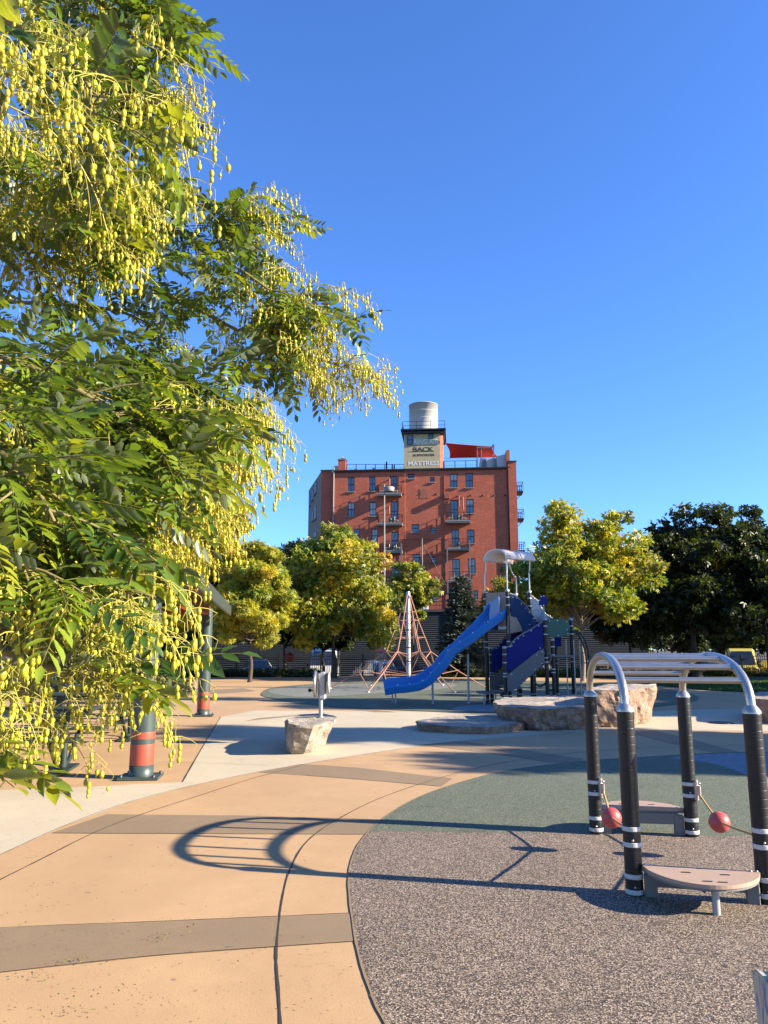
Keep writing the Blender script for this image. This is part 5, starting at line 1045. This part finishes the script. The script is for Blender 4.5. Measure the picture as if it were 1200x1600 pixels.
# lawn blades
lp_ = []
while len(lp_) < 26000:
    a = rng.uniform(0, 1, 2); q_ = G(1000+420*a[0], 1065.5+24*a[1])
    if q_.y < 43 and q_.x < 34 and 1064+(q_.x) > 0: lp_.append((q_.x, q_.y))
lp_ = np.array(lp_); poly = [(p.x, p.y) for p in lawn]
def inside(x, y):
    c = np.zeros(len(x), bool); n = len(poly); j = n-1
    for i in range(n):
        xi, yi = poly[i]; xj, yj = poly[j]; c ^= ((yi > y) != (yj > y)) & (x < (xj-xi)*(y-yi)/(yj-yi+1e-12)+xi); j = i
    return c
lp_ = lp_[inside(lp_[:, 0], lp_[:, 1])]; n = len(lp_); bv = np.array([(-.03, 0, 0), (.03, 0, 0), (.0, .015, 1.)]); bf = np.array([(0, 1, 2)])
Rm = eul(rng.uniform(0, 6.28, n), rng.normal(0, .3, n), rng.normal(0, .3, n))*rng.uniform(.05, .11, n)[:, None, None]; Rm[:, :, 0] *= 12
V, Fc = inst(bv, bf, Rm, np.c_[lp_, np.full(n, .006)]); c = np.array([.05, .11, .015])*rng.uniform(.6, 1.5, (n, 1)); o = np_mesh("grass", V, Fc, 'leaf_far', None, np.repeat(c, 3, axis=0)); o['kind'] = 'stuff'; o['label'] = "mown green grass of the lawn at the right"; o['category'] = "grass"

# fallen bits on the near paving
n = 520; P_ = []; 
while len(P_) < n:
    x_, y_ = rng.uniform(-250, 600), 1240+360*rng.random()**.9
    if rng.random() < .35+.65*(x_ < 280)*(y_ > 1380): q_ = G(x_, y_, .013); P_.append((q_.x, q_.y, .014))
for cx, cy, kk in ((255, 1463, 26), (110, 1500, 30), (60, 1525, 24), (700, 1212, 40), (120, 1580, 14)):
    q_ = G(cx, cy, .014); P_ += [(q_.x+rng.normal(0, .05), q_.y+rng.normal(0, .03), .014+.01*rng.random()) for _ in range(kk)]
P_ = np.array(P_); n = len(P_); lv = np.array([(0, 0, 0), (.5, .22, .1), (1, 0, 0), (.5, -.22, .08)]); lf = np.array([(0, 1, 2), (0, 2, 3)])
V, Fc = inst(lv, lf, eul(rng.uniform(0, 6.28, n), rng.normal(0, .15, n), rng.normal(0, .2, n))*(rng.uniform(.006, .02, n)**1.0)[:, None, None], P_)
cs = np.array([(.30, .30, .04), (.20, .17, .03), (.12, .07, .03), (.05, .03, .02), (.35, .36, .08)]); c = cs[rng.choice(5, n)]; o = np_mesh("fallen_leaves", V, Fc, 'dry', None, np.repeat(c, 4, axis=0)); o['kind'] = 'stuff'; o['label'] = "tiny fallen leaflets and seed bits scattered on the near paving"; o['category'] = "leaf litter"

# ------------------------------------------------------------ the pagoda tree hanging in from the left
def leaflet(s=1.0, wd=.225):
    vs = [(0, 0, 0), (.35, wd*.95, .05), (.35, 0, -.02), (.35, -wd*.95, .05), (.72, wd*.72, .02), (.72, 0, -.045), (.72, -wd*.72, .02), (1, 0, -.10)]
    return np.array(vs)*s, [(0, 2, 1), (0, 3, 2), (1, 2, 5), (1, 5, 4), (2, 3, 6), (2, 6, 5), (4, 5, 7), (5, 6, 7)]
def compound(seed, npair=6, L=.19, curve=.5):
    r = np.random.default_rng(seed); vs = []; fs = []; ps = []
    for i in range(npair+1):
        t = (i+1.2)/(npair+1.2); ang = curve*t; ps.append((np.array([L*t, 0, -L*curve*.5*t*t]), ang))
    # rachis
    pr = [np.zeros(3)]+[p for p, a in ps]; n = len(pr)
    for i, p in enumerate(pr):
        w_ = .0014*(1-.5*i/n)
        for a in range(3): th_ = a*2.094; vs.append(p+np.array([0, math.cos(th_)*w_, math.sin(th_)*w_]))
    for i in range(n-1):
        for a in range(3): b = (a+1) % 3; fs += [(i*3+a, i*3+b, (i+1)*3+b), (i*3+a, (i+1)*3+b, (i+1)*3+a)]
    nr = len(vs); tip = []
    for i, (p, ang) in enumerate(ps):
        for side in ((-1, 1) if i < len(ps)-1 else (0,)):
            ll = .051*r.uniform(.82, 1.12)*(.75+.35*math.sin(math.pi*(i+1)/(len(ps)+.5))); lv_, lf_ = leaflet(ll)
            az = side*(1.05-.28*i/len(ps))+r.normal(0, .10); E_ = eul(np.array([az]), np.array([r.normal(.10, .16)+ang*.6]), np.array([side*-.35+r.normal(0, .25)]))[0]
            b = len(vs); vs += list(lv_@E_.T+p+np.array([0, side*.0015, 0])); fs += [tuple(b+j for j in f) for f in lf_]
    return np.array(vs), np.array(fs), nr
CT = [compound(40+i, 5+i % 3, .155+.018*(i % 4), .25+.2*(i % 3)) for i in range(7)]
def bead(c, r, L, n=7, rings=5):
    vs = [(c[0], c[1], c[2]+L/2)]
    for i in range(1, rings):
        a = math.pi*i/rings; rr = r*math.sin(a)**.8
        vs += [(c[0]+rr*math.cos(2*math.pi*j/n), c[1]+rr*math.sin(2*math.pi*j/n), c[2]+L/2*math.cos(a)) for j in range(n)]
    vs.append((c[0], c[1], c[2]-L/2)); fs = [(0, 1+j, 1+(j+1) % n) for j in range(n)]
    for i in range(rings-2):
        for j in range(n): a, b = 1+i*n+j, 1+i*n+(j+1) % n; fs += [(a, a+n, b+n), (a, b+n, b)]
    q_ = 1+(rings-2)*n; fs += [(q_+j, len(vs)-1, q_+(j+1) % n) for j in range(n)]; return vs, fs
def panicle(seed, L=.24, nb=9, dens=1.0, nn=7):
    """curved stem along +X drooping; pods hang along -Z. returns stem mesh and pod mesh"""
    r = np.random.default_rng(seed); sv, sf, pv, pf, pc = [], [], [], [], []
    def stem(pts, r0, r1):
        b = len(sv); k_ = len(pts)
        for i, p in enumerate(pts):
            w_ = r0+(r1-r0)*i/(k_-1); t_ = np.array(pts[min(i+1, k_-1)])-np.array(pts[max(i-1, 0)]); t_ = t_/(np.linalg.norm(t_)+1e-9); s_ = np.cross(t_, [0, 0, 1.0] if abs(t_[2]) < .9 else [1.0, 0, 0]); s_ /= np.linalg.norm(s_); u_ = np.cross(s_, t_)
            for a in range(3): th_ = a*2.094; sv.append(np.array(p)+(s_*math.cos(th_)+u_*math.sin(th_))*w_)
        for i in range(k_-1):
            for a in range(3): c_ = (a+1) % 3; sf.extend([(b+i*3+a, b+i*3+c_, b+(i+1)*3+c_), (b+i*3+a, b+(i+1)*3+c_, b+(i+1)*3+a)])
    def pod(p):
        st = np.array(p)+np.array([r.normal(0, .004), r.normal(0, .004), -.012-r.uniform(0, .012)]); stem([p, (np.array(p)+st)/2+r.normal(0, .002, 3), st], .0009, .0007)
        k_ = r.choice([1, 1, 1, 2, 2, 3]); z = st[2]; cc_ = r.uniform(.8, 1.2)*np.array([1, 1-.12*r.random(), 1]); 
        for i in range(k_):
            rad_ = .0052*r.uniform(.55, 1.15); L_ = rad_*r.uniform(2.7, 3.4); b = len(pv); bv_, bf_ = bead((st[0]+r.normal(0, .001), st[1]+r.normal(0, .001), z-L_/2), rad_, L_, nn); pv.extend(bv_); pf.extend([tuple(b+j for j in f) for f in bf_]); pc.extend([cc_]*len(bv_)); z -= L_*.90
        stem([(st[0], st[1], z+.001), (st[0]+.001, st[1], z-.007)], .0009, .0003)
    main = []; 
    for i in range(8): t = i/7; main.append(np.array([L*t*(1-.25*t), L*.12*math.sin(t*2+seed), -L*.55*t*t]))
    stem(main, .0021, .0011)
    for i in range(nb):
        t = .12+.88*(i+.5)/nb; k_ = min(6, int(t*7)); f = t*7-k_; p = main[k_]*(1-f)+main[k_+1]*f; sd_ = 1 if i % 2 else -1
        bl = L*(.42-.22*t)*r.uniform(.6, 1.3); d = np.array([.55, sd_*r.uniform(.4, 1.0), r.uniform(-.25, .35)]); d /= np.linalg.norm(d); bp = [p+d*bl*s-np.array([0, 0, bl*.45*s*s]) for s in (0, .33, .66, 1)]; stem(bp, .0013, .0008)
        for s in np.linspace(.3, 1, max(2, int(4*dens*bl/.05))):
            q_ = p+d*bl*s-np.array([0, 0, bl*.45*s*s])
            if r.random() < .75*dens: pod(q_)
            else:
                e = q_+np.array([r.normal(0, .012), r.normal(0, .012), r.uniform(-.02, .005)]); stem([q_, e], .0008, .0004)
                if r.random() < .5: pod(e)
    pod(main[-1]); return np.array(sv), np.array(sf), np.array(pv), np.array(pf), np.array(pc)
PT = [panicle(60+i, .20+.025*(i % 4), 7+i % 4, .50+.08*(i % 3)) for i in range(9)]
pt = thing("pagoda_tree", "leafy tree reaching in from the left with hanging yellow green seed pods", "tree", (-4.2, 2.6, 0))
m = MB(); m.tube(catmull([(-4.2, 2.6, -.02), (-4.15, 2.6, 1.2), (-4.0, 2.6, 2.2), (-3.7, 2.6, 3.4), (-3.4, 2.7, 4.6)], 4), [.26-.012*i for i in range(17)], 14); m.build("trunk", 'bark', pt, True)
TT = Vector((-3.9, 2.6, 2.6))
LEAFC = np.array([(.12, .20, .02), (.19, .29, .024), (.06, .125, .02), (.25, .34, .03), (.36, .40, .03)])
def bough(path, n_leaf, n_pod, single=False, spread=.25, podspan=(.2, 1.0), leafspan=(.0, 1.0), lsize=1.0, psize=1.0, seed=0, lcol=1.0, stub=True, pdn=.02, conn=True):
    r = np.random.default_rng(500+seed); pts = [P(*q_) for q_ in path]; cv = catmull(pts, 6); n = len(cv)
    m = MB(); full = ([TT+Vector((0, 0, r.uniform(-.6, 1.2))), TT.lerp(cv[0], .5)+Vector((0, 0, .35))]+cv[:1]) if conn else []
    if full: m.tube(catmull(full, 5)[:-1]+cv, [.045*(1-.7*i/(len(catmull(full, 5))+n)) if i < 11 else max(.003, .014*(1-(i-11)/n)) for i in range(10+n)], 7)
    else: m.tube(cv, [max(.003, .012*(1-i/n)) for i in range(n)], 6)
    def at(t): f = t*(n-1); k_ = min(n-2, int(f)); return cv[k_].lerp(cv[k_+1], f-k_), (cv[k_+1]-cv[k_]).normalized()
    LP, LR, LS, LC = [], [], [], []; nt_ = max(1, n_leaf//6)
    for i in range(nt_):
        t = leafspan[0]+(leafspan[1]-leafspan[0])*r.random(); p, d = at(t); side = Vector((r.normal(), r.normal(), r.normal()*.7)); side = (side-d*side.dot(d)).normalized(); L = spread*r.uniform(.5, 1.4)
        dr = (d*.6+side*.8).normalized(); tw = [p+dr*L*s+Vector((0, 0, -.22*L*s*s)) for s in (0, .35, .7, 1)]; m.tube(tw, [.0032, .0026, .002, .0012], 4, caps=False)
        for j in range(6):
            s = (j+1)/6; q_ = p+dr*L*s+Vector((0, 0, -.22*L*s*s)); az = math.atan2(dr.y, dr.x)+(1 if j % 2 else -1)*r.uniform(.4, 1.1)*(1 if j < 5 else .2)
            LP.append(q_); LR.append((az, r.normal(.22, .38)-dr.z*.3, r.normal(0, .5))); LS.append(lsize*r.uniform(.75, 1.15)*(.75+.25*s)); LC.append(LEAFC[r.integers(0, 5)]*r.uniform(.8, 1.2)*lcol)
    PP, PR_, PS = [], [], []
    for i in range(n_pod):
        t = podspan[0]+(podspan[1]-podspan[0])*r.random(); p, d = at(t); o_ = Vector((r.normal(), r.normal(), r.normal()*.8-.1))*spread*.38; q_ = p+o_; m.tube([p, p+o_*.5+Vector((0, 0, .02)), q_], [.003, .0024, .002], 4, caps=False)
        PP.append(q_); PR_.append((math.atan2(d.y, d.x)+r.normal(0, .9), 0)); PS.append(psize*r.uniform(.75, 1.15))
    b = m.build("bough", 'twig', pt, True)
    def many(T_, pos, az, el, ro, s, which):
        return None
    if LP:
        LPn = np.array(LP); LRn = np.array(LR); LSn = np.array(LS); LCn = np.array(LC); Vs, Fs, Cs = [], [], []; o0 = 0; ch = r.integers(0, len(CT), len(LP))
        for c_ in range(len(CT)):
            k_ = np.where(ch == c_)[0]
            if len(k_) == 0: continue
            v_, f_, nr = CT[c_]; V, Fc = inst(v_, f_, eul(LRn[k_, 0], LRn[k_, 1], LRn[k_, 2])*LSn[k_][:, None, None], LPn[k_]); cl = np.repeat(LCn[k_], len(v_), axis=0)
            jit = r.uniform(.8, 1.25, (len(cl)//1, 1)); rb = np.tile(np.r_[np.ones(nr), np.zeros(len(v_)-nr)], len(k_))[:, None]; cl = cl*(1-rb)*1.0+rb*np.array([.28, .27, .05]); Vs.append(V); Fs.append(Fc+o0); Cs.append(cl); o0 += len(V)
        np_mesh("leaf_sprays", np.concatenate(Vs), np.concatenate(Fs), 'leaf', b, np.clip(np.concatenate(Cs), 0, 1))['kind'] = 'stuff'
    if PP and single:
        for i in range(len(PP)):
            a, bf_, pv, pf, pc = PT[r.integers(0, len(PT))]; Rm = eul(np.array([PR_[i][0]]), np.zeros(1), np.zeros(1))*PS[i]; q_ = np.array([PP[i]])
            V1, F1 = inst(pv, pf, Rm, q_); V2, F2 = inst(a, bf_, Rm, q_); c1 = pc*np.array([.68, .68, .04])*r.uniform(.8, 1.15); c2 = np.tile([.64, .60, .10], (len(V2), 1))
            np_mesh("seed_cluster", np.concatenate([V1, V2]), np.concatenate([F1, F2+len(V1)]), 'pod', b, np.clip(np.concatenate([c1, c2]), 0, 1), True)
    elif PP:
        Pn = np.array(PP); An = np.array(PR_)[:, 0]; Sn = np.array(PS); ch = r.integers(0, len(PT), len(PP)); Vs, Fs, Cs, Ss, So = [], [], [], [], []; o0 = o1 = 0; SC = []
        for c_ in range(len(PT)):
            k_ = np.where(ch == c_)[0]
            if len(k_) == 0: continue
            a, bf_, pv, pf, pc = PT[c_]; Rm = eul(An[k_], np.zeros(len(k_)), np.zeros(len(k_)))*Sn[k_][:, None, None]
            V, Fc = inst(pv, pf, Rm, Pn[k_]); cl = np.tile(pc, (len(k_), 1))*np.array([.68, .68, .04])*np.repeat(r.uniform(.8, 1.15, (len(k_), 1)), len(pv), axis=0); Vs.append(V); Fs.append(Fc+o0); Cs.append(cl); o0 += len(V)
            V, Fc = inst(a, bf_, Rm, Pn[k_]); Ss.append(V); So.append(Fc+o1); SC.append(np.tile([.64, .60, .10], (len(V), 1))); o1 += len(V)
        np_mesh("seed_pods", np.concatenate(Vs), np.concatenate(Fs), 'pod', b, np.clip(np.concatenate(Cs), 0, 1), True)['kind'] = 'stuff'
        np_mesh("pod_stems", np.concatenate(Ss), np.concatenate(So), 'pod', b, np.concatenate(SC))['kind'] = 'stuff'
BO = [  # path, leaves, panicles, opts
 ([(-250, 260, 3.5), (0, 300, 3.2), (200, 330, 3.0), (340, 400, 2.9), (430, 460, 2.9), (475, 500, 2.9)], 210, 22, dict(spread=.21, podspan=(.5, 1), leafspan=(.3, .97))),
 ([(100, 400, 3.1), (260, 460, 3.0), (390, 525, 2.95), (490, 560, 2.9), (545, 575, 2.9)], 70, 56, dict(spread=.15, podspan=(.35, 1), leafspan=(0, .6), conn=False, psize=.8)),
 ([(0, 330, 3.2), (200, 310, 3.1), (310, 320, 3.0), (370, 335, 3.0), (395, 360, 3.0)], 130, 12, dict(spread=.18, podspan=(.55, 1.0), leafspan=(.1, .9))),
 ([(-200, 100, 3.2), (50, 120, 2.8), (180, 140, 2.7), (240, 150, 2.7), (270, 175, 2.7)], 80, 14, dict(spread=.18, podspan=(.6, 1), leafspan=(.2, .6))),
 ([(-200, -120, 3.0), (50, -60, 2.6), (150, 0, 2.5), (200, 45, 2.5), (225, 75, 2.5)], 190, 4, dict(spread=.2, leafspan=(.2, .98), podspan=(.2, .6))),
 ([(-250, -80, 1.9), (-60, 0, 1.7), (60, 60, 1.6), (130, 120, 1.6), (150, 180, 1.6)], 50, 16, dict(spread=.16, podspan=(.3, .95))),
 ([(-250, 50, 1.4), (-100, 80, 1.25), (-30, 100, 1.2), (20, 150, 1.2)], 8, 12, dict(spread=.12, podspan=(.3, 1))),
 ([(-200, 150, 2.1), (-40, 200, 2.0), (70, 250, 1.95), (150, 310, 1.95)], 80, 36, dict(spread=.22, podspan=(.2, 1))),
 ([(-150, 280, 2.3), (-20, 330, 2.2), (80, 350, 2.2), (170, 380, 2.2)], 80, 36, dict(spread=.22, podspan=(.2, 1))),
 ([(-200, 450, 3.6), (0, 470, 3.4), (150, 480, 3.3), (220, 500, 3.2), (255, 535, 3.2)], 120, 3, dict(spread=.24)),
 ([(-200, 520, 2.0), (0, 560, 1.85), (100, 600, 1.8), (170, 640, 1.8), (215, 680, 1.85)], 230, 1, dict(spread=.2, podspan=(.1, .4))),
 ([(-200, 600, 2.6), (80, 590, 2.5), (180, 590, 2.45), (250, 590, 2.4), (300, 605, 2.4)], 210, 2, dict(spread=.18, podspan=(.1, .6))),
 ([(-250, 640, 1.5), (-80, 680, 1.4), (10, 715, 1.35), (60, 770, 1.3), (85, 815, 1.3)], 140, 0, dict(spread=.15, lsize=.82)),
 ([(-250, 700, 1.8), (-60, 730, 1.7), (10, 735, 1.7), (60, 750, 1.7), (95, 760, 1.7)], 190, 2, dict(spread=.17, podspan=(.6, 1))),
 ([(-250, 480, 1.5), (-160, 540, 1.35), (-90, 600, 1.3), (-40, 660, 1.3)], 10, 4, dict(spread=.1, podspan=(.7, 1))),
 ([(-250, 830, 1.4), (-100, 855, 1.3), (-30, 870, 1.25), (20, 880, 1.2), (40, 885, 1.2)], 80, 1, dict(spread=.10, lsize=.8, podspan=(.5, 1))),
 ([(150, 600, 2.5), (250, 620, 2.4), (320, 645, 2.4), (368, 660, 2.4)], 20, 46, dict(spread=.2, podspan=(.35, 1), leafspan=(.2, .8), conn=False)),
 ([(100, 670, 2.6), (190, 690, 2.5), (270, 710, 2.5), (315, 725, 2.5)], 14, 52, dict(spread=.2, podspan=(.3, 1), leafspan=(0, .6), conn=False)),
 ([(60, 770, 2.4), (150, 790, 2.3), (225, 805, 2.3), (265, 820, 2.3)], 6, 42, dict(spread=.16, podspan=(.3, 1), leafspan=(0, .3), conn=False)),
 ([(-100, 850, 1.6), (60, 900, 1.45), (110, 925, 1.35), (160, 945, 1.3), (200, 965, 1.28)], 2, 13, dict(spread=.10, podspan=(.45, 1), leafspan=(.2, .4), conn=False, psize=.75)),
 ([(-250, 900, 1.7), (-50, 960, 1.6), (50, 995, 1.55), (130, 1020, 1.5)], 4, 17, dict(spread=.13, podspan=(.2, 1), leafspan=(0, .4), psize=.75)),
 ([(-250, 960, 1.35), (-60, 1020, 1.25), (0, 1060, 1.2), (60, 1085, 1.2)], 0, 10, dict(spread=.10, podspan=(.2, 1), leafspan=(0, .3), psize=.65)),
 ([(-200, 1040, 1.25), (-100, 1080, 1.15), (-50, 1115, 1.1), (-10, 1140, 1.1)], 0, 8, dict(spread=.07, podspan=(.3, 1), psize=.6)),
 ([(-200, 900, 3.4), (0, 930, 3.3), (90, 950, 3.2), (165, 965, 3.2)], 4, 40, dict(spread=.22, podspan=(.2, 1))),
 ([(-300, 850, 2.8), (-70, 860, 2.6), (10, 865, 2.5), (70, 880, 2.4)], 70, 24, dict(spread=.2)),
 ([(-400, 200, 4.6), (-50, 250, 4.4), (90, 300, 4.2), (180, 350, 4.1)], 180, 5, dict(spread=.34)),
 ([(-400, 50, 4.2), (-50, 60, 4.0), (80, 80, 3.8), (140, 100, 3.8)], 170, 5, dict(spread=.3)),
 ([(-400, 690, 4.2), (-50, 690, 4.0), (70, 690, 3.8), (160, 695, 3.6), (200, 710, 3.6)], 240, 10, dict(spread=.3)),
 ([(-300, 810, 3.6), (-50, 815, 3.4), (30, 820, 3.3), (80, 830, 3.3)], 130, 8, dict(spread=.25)),
 ([(-300, 600, 3.4), (-30, 610, 3.2), (80, 610, 3.1), (160, 630, 3.1)], 170, 3, dict(spread=.28)),
 ([(-40, 1000, 1.5), (80, 1040, 1.3), (130, 1060, 1.25), (165, 1080, 1.22)], 0, 7, dict(spread=.08, podspan=(.4, 1), conn=False, psize=.62)),
]
for i, (pa_, nl, np_, kw) in enumerate(BO): bough(pa_, nl, np_, seed=i, single=(i in (5, 6, 14, 19, 20, 21, 22, 30)), **kw)
